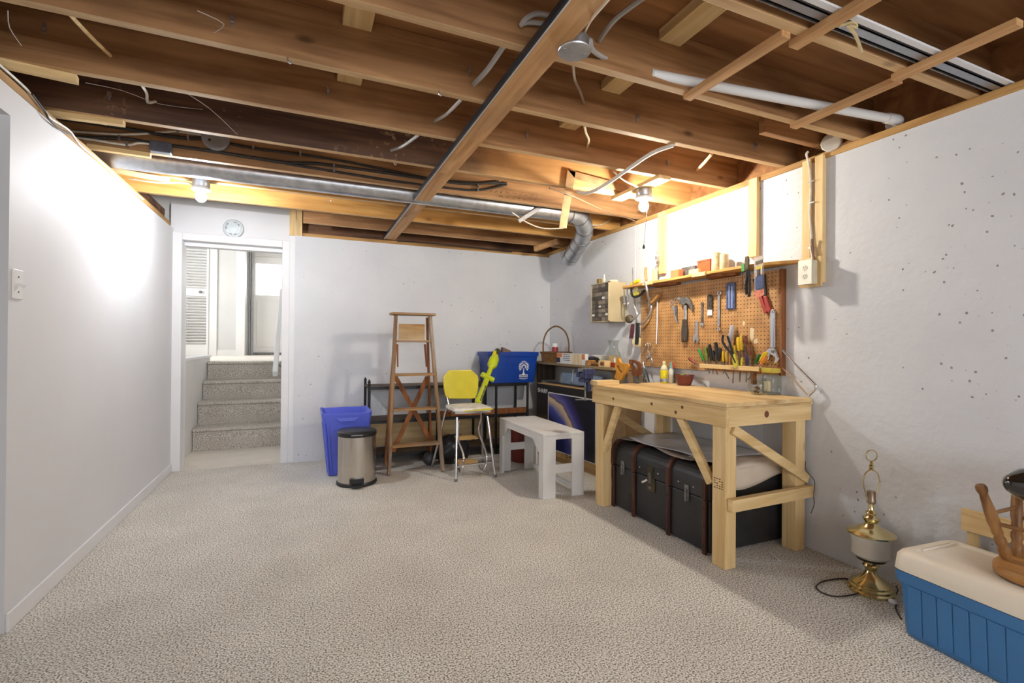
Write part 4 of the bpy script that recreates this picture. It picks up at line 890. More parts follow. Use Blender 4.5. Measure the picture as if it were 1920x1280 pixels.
def leaf(cx_, cz_, a, l, w):
    d = V(math.cos(a),math.sin(a),0); n_ = V(-d.y,d.x,0); c0 = V(cx_,cz_,0)
    em.prism([c0, c0+d*l*.35+n_*w, c0+d*l*.75+n_*w*.8, c0+d*l, c0+d*l*.75-n_*w*.8, c0+d*l*.35-n_*w], (0,0,.0012))
for k in range(13):
    a = math.radians(-35+250*k/12); leaf(.024*math.cos(a)*.9,.024*math.sin(a)+.010,a,.021,.0045)
for k in range(8):
    a = math.radians(-20+220*k/7); leaf(.008*math.cos(a),.008*math.sin(a)+.008,a,.015,.0035)
em.prism([V(-.012,-.045,0),V(.012,-.045,0),V(.004,-.03,0),V(.003,.0,0),V(-.003,.0,0),V(-.004,-.03,0)],(0,0,.0012))
em.prism([V(-.032,-.064,0),V(.032,-.064,0),V(.032,-.045,0),V(-.032,-.045,0)],(0,0,.001))
for k in range(9):
    a = -.9+1.8*k/8; em.prism([V(.033*a-.003,-.068-.005*math.cos(a*1.5)-.006,0),V(.033*a+.0028,-.068-.005*math.cos(a*1.5)-.006,0),V(.033*a+.0028,-.069-.004*math.cos(a*1.5),0),V(.033*a-.003,-.069-.004*math.cos(a*1.5),0)],(0,0,.001))
em.xf(FM).out('tree_emblem', M_PRW, rb, world=True)
dm = MB()
for k in range(6): dm.box((-.028+k*.0097,-.060,.001),(-.0215+k*.0097,-.050,.0016))
dm.xf(FM).out('banner_marks', M_RBX, rb, world=True)
m = MB().prism([V(1.93,4.80,bz+.02),V(2.16,4.83,bz+.02),V(2.06,4.83,bz+bh+.012),V(1.955,4.80,bz+bh+.05)], (0,.07,0)).out('paper_bag', plain('paper_bag_brown', rgb(134,108,92), .8), bev=.003)
tag(m, 'crumpled brown paper carton sticking out of the blue recycling box', 'carton')
# ---------------------------------------------------------------- yellow-green pole tool leaning on the box
M_LIM = plain('lime_plastic', rgb(196,208,32), .35, var=.08)
b0 = V(1.472,4.225,.606); t0 = P(934,655,1,4.66)
yt_ = thing('garden_tool', 'lime yellow pole tool leaning from the stool seat against the blue box', 'garden tool', b0)
D = (t0-b0); at = lambda t: b0+D*t
side = D.normalized().cross(V(0,1,0)).normalized()
MB().bar(at(0),at(.42),.048,.034,(0,1,0)).out('lower_tube', M_LIM, yt_, world=True, bev=.006)
MB().bar(at(.04)+V(0,-.0155,0),at(.30)+V(0,-.0155,0),.006,.036,(1,0,0)).out('label_panel', plain('label_dark', rgb(92,88,40), .5), yt_, world=True)
for k in range(6):
    q = at(.07+k*.038)+V(.0,-.019,0); MB().bar(q-side*.014, q+side*.012, .012 if k%2 else .016, .002, (0,1,0)).out('label_mark', plain('label_mark_ink', rgb(30,30,18) if k % 2 else rgb(200,196,150), .5), yt_, world=True)
q = at(.45); MB().tube([q-side*.075+V(0,0,.014),q+side*.075-V(0,0,.016)], .027, 12).out('cross_grip', M_LIM, yt_, smooth=True, world=True)
MB().tube([at(.42),at(.68)], .023, 12).out('shaft', M_LIM, yt_, smooth=True, world=True)
MB().tube([at(.62),at(.68),at(.80),at(.88)], [.024,.05,.05,.026], 14).out('motor_housing', M_LIM, yt_, smooth=True, world=True)
MB().tube([at(.70)+side*.02,at(.92)+side*.016], .024, 12).out('side_handle', plain('yellow_plastic', rgb(226,206,30), .35), yt_, smooth=True, world=True)
MB().tube([at(.86),at(.93),at(.98),at(1.0)], [.028,.033,.03,.01], 12).out('end_cap', plain('dark_olive_plastic', rgb(64,66,52), .4), yt_, smooth=True, world=True)

# ---------------------------------------------------------------- television carton
TA, TB = V(2.245,4.57,0), V(2.350,3.52,0); tlen = (TB-TA).length; tu = (TB-TA).normalized(); tn = V(-tu.y,tu.x,0)
if tn.x > 0: tn = -tn
ht = .742; tth = .15
tv = thing('television_carton', 'large flat television carton with planet picture standing behind the white bench', 'carton', (TA+TB)/2-tn*tth/2)
M_CRD = plain('carton_cardboard', rgb(186,150,98), .75, var=.12, scale=8)
MB().prism([TA,TB,TB-tn*tth,TA-tn*tth], (0,0,ht)).out('carton', M_CRD, tv, world=True, bev=.004)
tp = lambda u, z, o=.0: TA+tu*u+V(0,0,z)+tn*o
def quad(u0,u1,z0,z1,o,t,name,mat): return MB().prism([tp(u0,z0,o),tp(u1,z0,o),tp(u1,z1,o),tp(u0,z1,o)], tn*t).out(name, mat, tv, world=True)
def carton_print():
    m, nt, b, N, L = nodes('carton_black_gold_print')
    tc = N('ShaderNodeTexCoord'); se = N('ShaderNodeSeparateXYZ'); L(tc.outputs['Object'], se.inputs[0])
    rp = N('ShaderNodeValToRGB'); e = rp.color_ramp.elements; e[0].position = .1; e[0].color = rgb(176,140,84); e[1].position = .60; e[1].color = rgb(30,27,26)
    n = e.new(.34); n.color = rgb(112,88,56)
    dv_ = N('ShaderNodeMath'); dv_.operation = 'DIVIDE'; dv_.inputs[1].default_value = ht; L(se.outputs[2], dv_.inputs[0])
    L(dv_.outputs[0], rp.inputs[0]); L(rp.outputs[0], b.inputs['Base Color']); b.inputs['Roughness'].default_value = .45
    return m
quad(.004,tlen-.004,.16,ht-.004,.0004,.0006,'front_print',carton_print())
quad(.22,tlen-.07,.10,ht-.075,.001,.0008,'picture_border',plain('picture_border_white',(.7,.7,.7,1),.4))
def planet():
    m, nt, b, N, L = nodes('planet_picture')
    tc = N('ShaderNodeTexCoord'); ve = N('ShaderNodeVectorMath'); ve.operation = 'DISTANCE'; L(tc.outputs['Object'], ve.inputs[0])
    cw = tp(.17,.10,.003)-tv.location; ve.inputs[1].default_value = cw
    no = N('ShaderNodeTexNoise'); no.inputs['Scale'].default_value = 7; L(tc.outputs['Object'], no.inputs['Vector'])
    ma = N('ShaderNodeMath'); ma.operation = 'MULTIPLY_ADD'; ma.inputs[1].default_value = .07; L(no.outputs[0], ma.inputs[0]); L(ve.outputs['Value'], ma.inputs[2])
    rp = N('ShaderNodeValToRGB'); L(ma.outputs[0], rp.inputs[0]); e = rp.color_ramp.elements
    e[0].position = .2; e[0].color = rgb(26,28,56); e[1].position = .74; e[1].color = rgb(26,27,38)
    for ps, c_ in ((.36,rgb(34,42,92)),(.46,rgb(66,78,158)),(.505,rgb(150,140,150)),(.55,rgb(206,182,148)),(.572,rgb(200,176,140)),(.58,rgb(60,52,52)),(.595,rgb(110,104,160)),(.65,rgb(62,62,128))):
        k = e.new(ps); k.color = c_
    L(rp.outputs[0], b.inputs['Base Color']); b.inputs['Roughness'].default_value = .3
    return m
quad(.232,tlen-.082,.11,ht-.085,.0018,.0006,'planet_picture',planet())
text('SHARP', .062, M_PRW, tv, frame(tp(.115,ht-.075,.0014), tu, (0,0,1)))
bl = MB()
for k in range(10):
    a = math.tau*k/10
    bl.prism([tp(.55,.085,.0012)+(tu*math.cos(a+j*.31)+V(0,0,math.sin(a+j*.31)))*(.022 if j%2 == 0 else .012) for j in range(3)], tn*.0006)
bl.out('badge_print', plain('print_black',(.02,.02,.02,1),.5), tv, world=True)
for k, (w, g) in enumerate(((.008,0),(.012,.012),(.01,.03),(.014,.046))):
    MB().prism([tp(.60+g,.075,.0012),tp(.60+g+w,.075,.0012),tp(.60+g+w,.10-.004*(k%2),.0012),tp(.60+g,.10-.004*(k%2),.0012)], tn*.0006).out('badge_print', MATS['print_black'], tv, world=True)
quad(.01,tlen-.01,.012,.05,.0006,.0004,'bottom_tape',plain('packing_tape',rgb(160,126,80),.3))
# dark folder lying on the carton
A_ = TA-tn*.095+V(0,0,ht+.0005)
o = MB().prism([A_+tu*.02,A_+tu*.62,A_+tu*.62-tn*.055,A_+tu*.02-tn*.055], (0,0,.012)).out('dark_folder', plain('dark_cover',(.035,.035,.04,1),.4), bev=.002)
tag(o, 'thin black folder lying on top of the television carton', 'folder')

# ---------------------------------------------------------------- red pot and dark bags in the corner
pc = V(1.99,4.36,0)
pt = thing('red_bucket', 'dark red plastic bucket behind the white bench', 'bucket', pc)
MB().lathe([(.115,0),(.12,.004),(.15,.30),(.158,.302),(.158,.325),(.15,.327),(.143,.30),(.11,.02)], pc, 28).out('body', plain('dark_red_plastic', rgb(112,42,34), .4, var=.15), pt, smooth=True, world=True)
MB().tube(sm([pc+V(-.155,0,.31),pc+V(-.1,-.1,.345),pc+V(0,-.14,.352),pc+V(.1,-.1,.345),pc+V(.155,0,.31)],5), .004, 6).out('handle', M_STEEL, pt, smooth=True, world=True)
def blob(c, r, sc, seed, amp, name, mat, label, cat):
    rnd = random.Random(seed); ph = [rnd.random()*6.3 for _ in range(6)]
    def f(u, v):
        t = math.pi*v; a = math.tau*u
        k = 1+amp*(math.sin(3*a+ph[0]+2*t)*.5+math.sin(5*a+ph[1])*math.sin(4*t+ph[2])*.5)
        z = -math.cos(t)*sc[2]*k
        return V(c[0]+r*math.sin(t)*math.cos(a)*sc[0]*k, c[1]+r*math.sin(t)*math.sin(a)*sc[1]*k, max(.002, c[2]+r*z))
    return tag(MB().grid(f,24,14,True).out(name, mat, smooth=True), label, cat)
blob((1.32,4.50,.13),.16,(1.1,.7,.85),4,.14,'black_bag',plain('black_bag_plastic',(.012,.012,.014,1),.35,bump=.6,bscale=14),'crumpled black bag on the floor behind the step stool','bag')
blob((1.09,4.52,.06),.065,(.9,1.1,.95),6,.05,'dark_ball',plain('grey_rubber2',(.06,.06,.065,1),.5),'small dark grey ball on the floor right of the ladder','ball')

# ---------------------------------------------------------------- brass table lamp
M_BRASS = plain('polished_brass', rgb(218,204,156), .17, 1, var=.10)
lc = V(2.46,1.43,0)
lm = thing('table_lamp', 'brass table lamp without shade on the floor by the wall', 'lamp', lc)
MB().lathe([(.092,0),(.094,.012),(.086,.018),(.088,.028),(.078,.034),(.08,.042),(.062,.052),(.05,.062),(.032,.078),(.022,.098),(.026,.112),(.036,.122),(.03,.132),(.024,.142),(.052,.148)], lc, 40).out('foot', M_BRASS, lm, smooth=True, world=True)
MB().lathe([(.05,.147),(.058,.150),(.058,.157),(.05,.158)], lc, 40).out('ring', plain('dark_bronze',rgb(66,52,36),.3,.8), lm, smooth=True, world=True)
MB().lathe([(.052,.157),(.068,.164),(.079,.176),(.078,.19),(.077,.22),(.08,.245),(.087,.268)], lc, 40).out('body', plain('cream_ceramic', rgb(206,200,186), .25, var=.04), lm, smooth=True, world=True)
MB().lathe([(.09,.266),(.096,.270),(.097,.276),(.085,.284),(.06,.296),(.036,.306),(.024,.322),(.034,.338),(.036,.344),(.022,.352),(.018,.36),(.024,.368),(.016,.376),(.011,.385),(.011,.415)], lc, 40).out('cap', M_BRASS, lm, smooth=True, world=True)
MB().lathe([(.012,.41),(.018,.415),(.019,.428),(.017,.432),(.017,.468),(.014,.470)], lc, 20).out('socket', plain('socket_nickel',rgb(150,130,110),.35,.9), lm, smooth=True, world=True)
hp = [lc+RT*x+V(0,0,z) for x, z in ((-.016,.415),(-.02,.44),(-.035,.49),(-.038,.52),(-.03,.55),(-.012,.566),(0,.57),(.012,.566),(.03,.55),(.038,.52),(.035,.49),(.02,.44),(.016,.415))]
MB().tube(sm(hp,3), .0028, 8).out('harp', M_BRASS, lm, smooth=True, world=True)
MB().lathe([(.008,.566),(.012,.572),(.008,.58),(.011,.588),(.006,.596),(.008,.602),(.004,.61)], lc, 16).out('finial', M_BRASS, lm, smooth=True, world=True)
MB().tube([lc+RT*(.026*math.cos(a))+V(0,0,.636+.026*math.sin(a)) for a in [math.tau*k/28 for k in range(28)]], .003, 8, True).out('finial_ring', M_BRASS, lm, smooth=True, world=True)
MB().tube(sm([lc-RT*.09+V(0,0,.006),FL(1608,1112,.006),FL(1570,1118,.006),FL(1540,1110,.006),FL(1531,1098,.006),FL(1550,1088,.006),FL(1590,1085,.006),lc+V(-.06,.03,.006)],5), .0035, 6).out('cord', plain('brown_lamp_cord',rgb(52,38,28),.6), lm, smooth=True, world=True)
q = FL(1674,1128,.012)
pg = thing('plug', 'small white electric plug on the carpet beside the cooler', 'plug', q)
MB().ball(q,.014,10,(1,1.3,.85)).out('plug_body', M_WHITEP, pg, smooth=True, world=True)
MB().tube(sm([q+V(.01,.01,0),FL(1683,1108,.006),FL(1680,1098,.01)],4), .003, 6).tube(sm([q+V(0,-.014,-.004),FL(1680,1142,.005),FL(1690,1160,.005)],4), .0035, 6).out('plug_cord', MATS['brown_lamp_cord'], pg, smooth=True, world=True)

# ---------------------------------------------------------------- cooler
co = V(2.20,1.192,0); cz = math.radians(-4)
cl_ = thing('cooler', 'blue plastic cooler with cream lid by the right wall', 'cooler', co, cz)
M_CBL = plain('cooler_blue', rgb(62,118,172), .42, var=.08, scale=5)
M_CLD = plain('cooler_cream_lid', rgb(224,214,196), .45, var=.04)
CL, CD = .92, .345
def cr(z, e=0, r=.035): return rr(CD/2, -CL/2, CD/2+e, CL/2+e, r, z, 5)
loft([cr(.004,-.022),cr(.012,-.018),cr(.212,-.006),cr(.214,.004),cr(.258,.008)]).out('body', M_CBL, cl_, smooth=True)
loft([cr(.258,.004,.04),cr(.262,.010,.04),cr(.318,.004,.04),cr(.332,-.006,.04),cr(.338,-.02,.035),cr(.338,-.04,.03),cr(.331,-.046,.03)]).out('lid', M_CLD, cl_, smooth=True)
MB().box((.09,-.052,.331),(CD-.05,-.045,.339)).out('lid_ridge', M_CLD, cl_, bev=.002)
k = 0
y = -.045
while y > -CL+.05:
    x_b = .018
    MB().prism([V(.0195,y,.02),V(.0195,y-.0475,.02),V(.0075,y-.0475,.208),V(.0075,y,.208)], (-.005,0,0)).out('front_panel', M_CBL, cl_, bev=.003)
    y -= .0505
# upturned stool on the cooler
Mc = Matrix.Translation(co) @ Matrix.Rotation(cz,4,'Z')
M_STL = wood('turned_stool_wood', rgb(112,76,44), rgb(160,116,70), 2, knots=.2, rough=.4)
M_STS = wood('stool_seat_wood', rgb(140,96,50), rgb(184,136,80), 1, knots=.2, rough=.4)
us = V(2.415,.80,.339)
st_ = thing('wooden_stool', 'small wooden stool upside down on the cooler lid', 'stool', us)
loft([rr(us.x,us.y,.16,.145,.12,us.z,7),rr(us.x,us.y,.165,.15,.125,us.z+.006,7),rr(us.x,us.y,.165,.15,.125,us.z+.028,7),rr(us.x,us.y,.16,.145,.12,us.z+.034,7)]).out('seat', M_STS, st_, smooth=True, world=True)
lb_ = FL(1889,1050,us.z+.03); lt_ = P(1838,909,1,lb_.y+.038)
def leg(a, b):
    d = (b-a); L_ = d.length
    prof = [(.010,0),(.018,.02),(.019,.045),(.014,.055),(.018,.07),(.018,.085),(.013,.095),(.017,.11),(.0155,.125),(.019,.15),(.0175,.20),(.0135,L_-.045),(.0125,L_-.035),(.017,L_-.022),(.0175,L_-.008),(.014,L_)]
    MB().lathe(prof, a, 18, d).out('leg', M_STL, st_, smooth=True, world=True)
mir = lambda p, sx, sy: V(us.x+(p.x-us.x)*sx, us.y+(p.y-us.y)*sy, p.z)
ends = []
for sx, sy in ((1,1),(-1,1),(-1,-1),(1,-1)):
    a, b = mir(lb_,sx,sy), mir(lt_,sx,sy); leg(a,b); ends.append((a,b))
for i, t in ((0,.62),(1,.5),(2,.62),(3,.5)):
    a, b = ends[i], ends[(i+1)%4]
    MB().tube([a[0].lerp(a[1],t),b[0].lerp(b[1],t)], .007, 10).out('rung', M_STL, st_, smooth=True, world=True)
# glossy black thing on the stool legs
hc = V(us.x+.01,us.y-.03,lt_.z+.012)
nose = P(1883,905,1,.87)
bk = thing('black_saddle', 'glossy black rounded saddle shape resting on the upturned stool legs', 'saddle', hc)
d = V(.16,-.10,-.01)
MB().tube([nose,nose+d*.06,nose+d*.25,nose+d*.6,nose+d*1.1,nose+d*1.5,nose+d*1.7], [.006,.026,.05,.072,.08,.06,.012], 20).out('shell', plain('gloss_black',(.012,.009,.008,1),.12,coat=1), bk, smooth=True, world=True)
# board frame leaning on the wall behind the cooler
WW = lambda x, y: P(x,y,0,RW-.05)
pf = thing('board_frame', 'yellow pine board frame standing behind the cooler', 'board', V(RW-.03,.9,0))
a, b = WW(1803,955), WW(1882,1000)
zt, zb = WW(1803,952).z, WW(1803,992).z
MB().box((RW-.055,.93,zb),(RW-.035,a.y,zt)).out('board', M_PINEY, pf, world=True, bev=.002)
p1, p2 = WW(1809,1000), WW(1829,1000)
MB().box((RW-.034,p2.y,0),(RW-.012,p1.y,zb+.04)).out('upright', M_PINEZ, pf, world=True, bev=.002)
MB().box((RW-.034,.45,zb+.03),(RW-.014,.95,zt-.006)).out('board', M_PINEY, pf, world=True, bev=.002)
MB().box((RW-.06,.90,zb-.02),(RW-.014,.93,zt+.002)).out('batten', M_PINEZ, pf, world=True, bev=.002)
MB().box((RW-.034,.46,0),(RW-.012,.5,zb+.05)).out('upright', M_PINEZ, pf, world=True, bev=.002)
# bits on the floor
A, B = FL(1443,1036,.004), FL(1460,1050,.004)
tag(MB().bar(A,B,.008,.006).out('white_stick', M_WHITEP), 'short white stick on the carpet by the near bench leg', 'stick')
tag(MB().tube(sm([V(2.60,1.856,.50),V(2.60,1.852,.45),V(2.615,1.815,.40),V(2.605,1.812,.33),V(2.61,1.812,.27),V(2.595,1.82,.22)],4), .002, 6).out('loose_wire', M_BCABLE, smooth=True), 'thin dark wire dangling on the back bench leg', 'wire')
# ================================================================ right wall
PEG = .034
def wbox(x0, y0, x1, y1, o0, o1):
    a, b = WR(x0,y0,o1), WR(x1,y1,o1)
    return MB().box((RW-o0,a.y,a.z),(RW-o1,b.y,b.z))
def wpoly(pts, off, t): return MB().prism([WR(x,y,off) for x, y in pts], (-t,0,0))
def wtube(pts, off, r, n=8, k=4):
    q = [WR(p[0],p[1],off+(p[2] if len(p) > 2 else 0)) for p in pts]
    return MB().tube(sm(q,k) if k else q, r, n)
# pegboard and its frame
p0, p1 = WR(1203,540,.03), WR(1463,690,.03)
pegy1, pegy0, pegz0, pegz1 = p0.y, p1.y, .972, 1.608
pgd = thing('pegboard', 'brown pegboard on the wall above the workbench', 'pegboard', (RW-.03,(pegy0+pegy1)/2,pegz0))
MB().box((RW-.034,pegy0,pegz0),(RW-.028,pegy1,pegz1)).out('board', pegmat('pegboard_brown'), pgd, world=True)
MB().box((RW-.028,pegy0+.01,pegz0+.02),(RW-.001,pegy0+.045,pegz1-.02)).out('batten', M_PINEZ, pgd, world=True)
MB().box((RW-.028,pegy1-.045,pegz0+.02),(RW-.001,pegy1-.01,pegz1-.02)).out('batten', M_PINEZ, pgd, world=True)
e0 = WR(1478,600,.03).y
MB().box((RW-.04,pegy0-.014,pegz0),(RW-.001,pegy0,pegz1+.002)).out('edge_strip', wood('brown_edge_strip', rgb(110,66,36), rgb(146,94,56), 2, knots=0), pgd, world=True)
for pts in (((1407,614),(1414,616),(1413,634),(1409,640),(1406,632)),((1413,637),(1420,634),(1421,643),(1414,644)),((1393,601),(1397,603),(1396,610),(1393,610))):
    wpoly(pts,PEG,.0006).out('torn_paper', plain('torn_paper_cream',rgb(220,204,168),.8), pgd, world=True)
# upright furring strips
def post(x0,y0,x1,y1,l,t=.03):
    a, b = WR(x0,y0,t), WR(x1,y1,t)
    return tag(MB().box((RW,a.y,min(b.z,a.z)),(RW-t,b.y,2.215)).out('furring_strip', M_PINEZ, bev=.002), l, 'wood strip', 'upright strips on the right wall')
post(1233,395,1245,512,'upright pine strip above the left end of the tool shelf')
post(1402,330,1418,480,'upright pine strip above the right end of the tool shelf')
oy = thing('outlet_board', 'pair of upright pine strips carrying the outlet cable', 'board', WR(1520,530,0))
for a_, b_, t_ in ((1503,1518,.024),(1527,1542,.03)):
    a, b = WR(a_,500,t_), WR(b_,500,t_); MB().box((RW,a.y,WR(1520,532,t_).z),(RW-t_,b.y,2.21)).out('strip', M_PINEZ, oy, world=True, bev=.002)
a, b = WR(1500,486,.034), WR(1541,536,.034)
MB().box((RW-.030,a.y,b.z),(RW-.042,b.y,a.z)).out('back_board', M_PINEZ, oy, world=True, bev=.002)
bx = thing('outlet_box', 'white double electric outlet box on the pine strips', 'outlet', WR(1513,530,.05))
a, b = WR(1497,490,.095), WR(1521,531,.095)
MB().box((RW-.042,a.y,b.z),(RW-.09,b.y,a.z)).out('box', plain('cream_metal_box', rgb(206,196,170), .45, .1), bx, world=True, bev=.004)
MB().box((RW-.09,a.y+.003,b.z-.003),(RW-.095,b.y-.003,a.z+.003)).out('face_plate', plain('brushed_cream', rgb(214,206,186), .35, .3), bx, world=True, bev=.002)
cyy, czz = (a.y+b.y)/2, (a.z+b.z)/2
for dz in (-.024,.024):
    s = MB().lathe([(.015,0),(.0145,.003)], (RW-.095,cyy,czz+dz), 20, (-1,0,0)).out('socket', plain('ivory_socket',rgb(226,218,198),.4), bx, world=True)
    for dy, dd in ((-.006,.004),(.006,.005)): MB().box((RW-.0985,cyy+dy-.001,czz+dz-.001),(RW-.0978,cyy+dy+.001,czz+dz+dd+.003)).out('slot', M_BLACKP, s, world=True)
    MB().box((RW-.0985,cyy-.002,czz+dz-.009),(RW-.0978,cyy+.002,czz+dz-.005)).out('slot', M_BLACKP, s, world=True)
MB().lathe([(.003,0),(.0025,.001)], (RW-.095,cyy,czz), 8, (-1,0,0)).out('screw', M_STEEL, bx, world=True)
cable([WR(1524,488,.05),WR(1520,462,.04),WR(1521,440,.036),WR(1518,400,.036),WR(1520,350,.036),WR(1517,310,.036),WR(1512,290,.038),WR(1516,284,.036)], .0065, M_WCABLE, 'white_cable', 'white cable running down the paired pine strips to the outlet')
cable([WR(1527,490,.05),WR(1524,465,.046),WR(1523,448,.05)], .005, plain('brown_wire',rgb(110,66,36),.6), 'brown_wire', 'short brown cable entering the outlet box top')
for y in (340,380,464):
    p = WR(1520,y,.042); tag(MB().box((p.x,p.y-.018,p.z-.003),(p.x+.008,p.y+.018,p.z+.003)).out('cable_clip', M_STEEL), 'metal strap clip on the outlet cable '+{340:'near the top of the strips',380:'midway up the strips',464:'just above the outlet'}[y], 'clip')
# shelf above the pegboard
M_SHP = wood('shelf_pine', rgb(180,130,66), rgb(214,166,96), 1, knots=.4)
sf = thing('tool_shelf', 'narrow pine shelf full of odds and ends above the pegboard', 'shelf', (RW-.08,2.7,1.63))
SZ0, SZ1, SO = 1.630, 1.648, .15
pts = [(RW,3.47),(RW-.12,3.47),(RW-SO,3.44),(RW-SO,2.20),(RW-.13,2.08),(RW-.09,1.99),(RW-.03,1.925),(RW,1.92)]
MB().prism([V(x,y,SZ0) for x, y in pts], (0,0,SZ1-SZ0)).out('board', M_SHP, sf, world=True, bev=.002)
for y in (3.02,2.47):
    MB().prism([V(RW-.0-.13*math.cos(a)*1.0,y+.12*math.sin(a),SZ0-.018) for a in [math.pi*(k/10-.5) for k in range(11)]], (0,0,.0175)).out('bracket', M_LADB, sf, world=True)
for y0_, y1_ in ((3.16,3.05),(2.62,2.50)):
    MB().box((RW-SO-.012,y1_,SZ0-.006),(RW-SO,y0_,SZ1+.002)).out('edge_patch', M_PINEY, sf, world=True)
# ---------------------------------------------------------------- small parts cabinet
a, b = P(1107,533,0,RW-.19), P(1140,605,0,RW-.19)
cb = thing('parts_cabinet', 'tan small-parts drawer cabinet hung on the wall', 'cabinet', (RW-.1,(a.y+b.y)/2,1.36))
cz0, cz1, cy0, cy1 = 1.352, 1.706, 3.585, 3.868
M_TAN = plain('tan_metal', rgb(188,172,136), .5, var=.14, scale=6)
MB().box((RW-.005,cy0,cz0),(RW-.175,cy1,cz1)).out('case', M_TAN, cb, world=True)
MB().box((RW-.175,cy0,cz0),(RW-.192,cy0+.008,cz1)).box((RW-.175,cy1-.008,cz0),(RW-.192,cy1,cz1)).box((RW-.175,cy0,cz0),(RW-.192,cy1,cz0+.008)).box((RW-.175,cy0,cz1-.008),(RW-.192,cy1,cz1)).out('rim', M_TAN, cb, world=True)
M_DRW = [plain('smoky_drawer', rgb(104,92,78), .3, var=.5, scale=60), plain('smoky_drawer_dark', rgb(74,64,54), .3, var=.5, scale=60), plain('smoky_drawer_light', rgb(136,124,108), .3, var=.4, scale=60)]
rnd = random.Random(2); base = []
cw, chh = (cy1-cy0-.016)/5, (cz1-cz0-.016)/9
for mt_ in M_DRW:
    base.append(MB().box((-.012,.0015,.0015),(0,cw-.0015,chh-.0015)).box((-.016,cw*.35,chh*.15),(-.012,cw*.65,chh*.3)))
proto = None
for i in range(5):
    for j in range(9):
        mt_ = rnd.randrange(3)
        if proto is None or (mt_ not in proto): 
            proto = proto or {}
            o = base[mt_].out('drawer', M_DRW[mt_], cb); proto[mt_] = o
        else:
            o = proto[mt_].copy(); COL.objects.link(o); o.parent = cb
        o.location = V(RW-.175,cy0+.008+i*cw,cz0+.008+j*chh)-cb.location
for (i,j) in ((1,5),(4,1),(0,1),(2,3)):
    MB().box((RW-.1885,cy0+.008+(i+.15)*cw,cz0+.008+(j+.3)*chh),(RW-.1878,cy0+.008+(i+.85)*cw,cz0+.008+(j+.75)*chh)).out('drawer_label', M_PRW, cb, world=True)
# small things on the cabinet
q = P(1121,531,2,cz1)
def on(px, py, z, xmin=2.3, xmax=2.62):
    p = FL(px,py,z); return V(max(xmin,min(xmax,p.x)), p.y, z)
tag(MB().box((2.50,3.80,cz1+.001),(2.53,3.84,cz1+.05)).out('match_box', plain('box_yellow_black',rgb(150,120,50),.6,var=.6,scale=90), bev=.002), 'tiny dark yellow box on the parts cabinet', 'box')
bt = thing('glue_bottle', 'small white bottle standing on the parts cabinet', 'bottle', (2.52,3.745,cz1))
MB().lathe([(.013,0),(.014,.004),(.014,.05),(.006,.06)], (2.52,3.745,cz1+.001), 14).out('body', plain('pale_green_glass',rgb(190,196,176),.3), bt, smooth=True, world=True)
MB().lathe([(.007,.06),(.007,.078),(.003,.085)], (2.52,3.745,cz1+.001), 12).out('cap', M_WHITEP, bt, smooth=True, world=True)
tag(MB().lathe([(.045,0),(.046,.012),(.044,.02),(.03,.022),(.028,.006),(.04,.004)][:4], (2.55,3.65,cz1+.001), 24).out('tape_roll', plain('cream_tape',rgb(222,206,176),.6), smooth=True), 'cream tape roll lying on the parts cabinet', 'tape')

# ---------------------------------------------------------------- hanging tools
def tool(name, label, cat, px, py, off=PEG, group='tools on the pegboard'):
    return thing(name, label, cat, WR(px,py,off), 0, group)
def tp_(t, pts, off, th, name, mat, **k): return wpoly(pts, off, th).out(name, mat, t, world=True, **k)
def tt(t, pts, off, r, name, mat, n=8, k=4): return wtube(pts, off, r, n, k).out(name, mat, t, smooth=True, world=True)
def ring(px, py, off, R, r, n=14):
    c = WR(px,py,off); return MB().tube([c+V(0,math.cos(math.tau*k/n)*R,math.sin(math.tau*k/n)*R) for k in range(n)], r, 6, True)
def peg(px, py): # wire hook for a tool
    c = WR(px,py,PEG)
    return tag(MB().tube(sm([c+V(.006,0,0),c+V(-.018,0,0),c+V(-.022,0,.012)],3), .0018, 6).out('peg_hook', M_DSTEEL, smooth=True), '', 'hook')
O = PEG+.004
t = tool('scissors','steel scissors hanging at the left of the pegboard','scissors',1264,600)
for dx, dy in ((1259,567),(1268,563)):
    ring(dx,dy,O+.004,.017,.003).out('handle_loop', M_STEEL, t, smooth=True, world=True)
tp_(t,((1260,573),(1264,573),(1271,600),(1272,607),(1268,603)),O,.003,'blade',M_STEEL)
tp_(t,((1267,572),(1270,572),(1270,590),(1272,607),(1266,590)),O+.003,.003,'blade',M_DSTEEL)
t = tool('claw_hammer','claw hammer with worn dark grip hanging on the pegboard','hammer',1286,640)
tp_(t,((1284,572),(1289,572),(1288,600),(1284,600)),O+.006,.012,'shaft',M_STEEL,bev=.003)
tp_(t,((1283,598),(1289,598),(1291,620),(1290,640),(1281,641),(1281,618)),O+.002,.022,'grip',plain('worn_grip',rgb(74,66,58),.6,var=.5,scale=60),bev=.006)
tp_(t,((1279,560),(1284,557),(1291,557),(1297,562),(1301,572),(1302,584),(1297,574),(1291,568),(1288,572),(1283,572),(1279,568)),O,.024,'claw_head',M_DSTEEL,bev=.003)
MB().tube([WR(1281,563,O+.012),WR(1275,561,O+.012)], .012, 12).tube([WR(1275.5,561,O+.012),WR(1272,560,O+.012)], .016, 12).out('face', M_STEEL, t, smooth=True, world=True)
t = tool('combination_wrench','small combination wrench right of the hammer','wrench',1317,612)
tp_(t,((1315,572),(1318.5,572),(1318.5,606),(1315,606)),O,.005,'shaft',M_DSTEEL,bev=.002); ring(1316.5,569,O+.003,.010,.0035).out('ring_end', M_DSTEEL, t, smooth=True, world=True)
tp_(t,((1314,605),(1319.5,605),(1320,611),(1318,612),(1317,608.5),(1315.5,612),(1313.5,610)),O,.006,'jaw',M_STEEL)
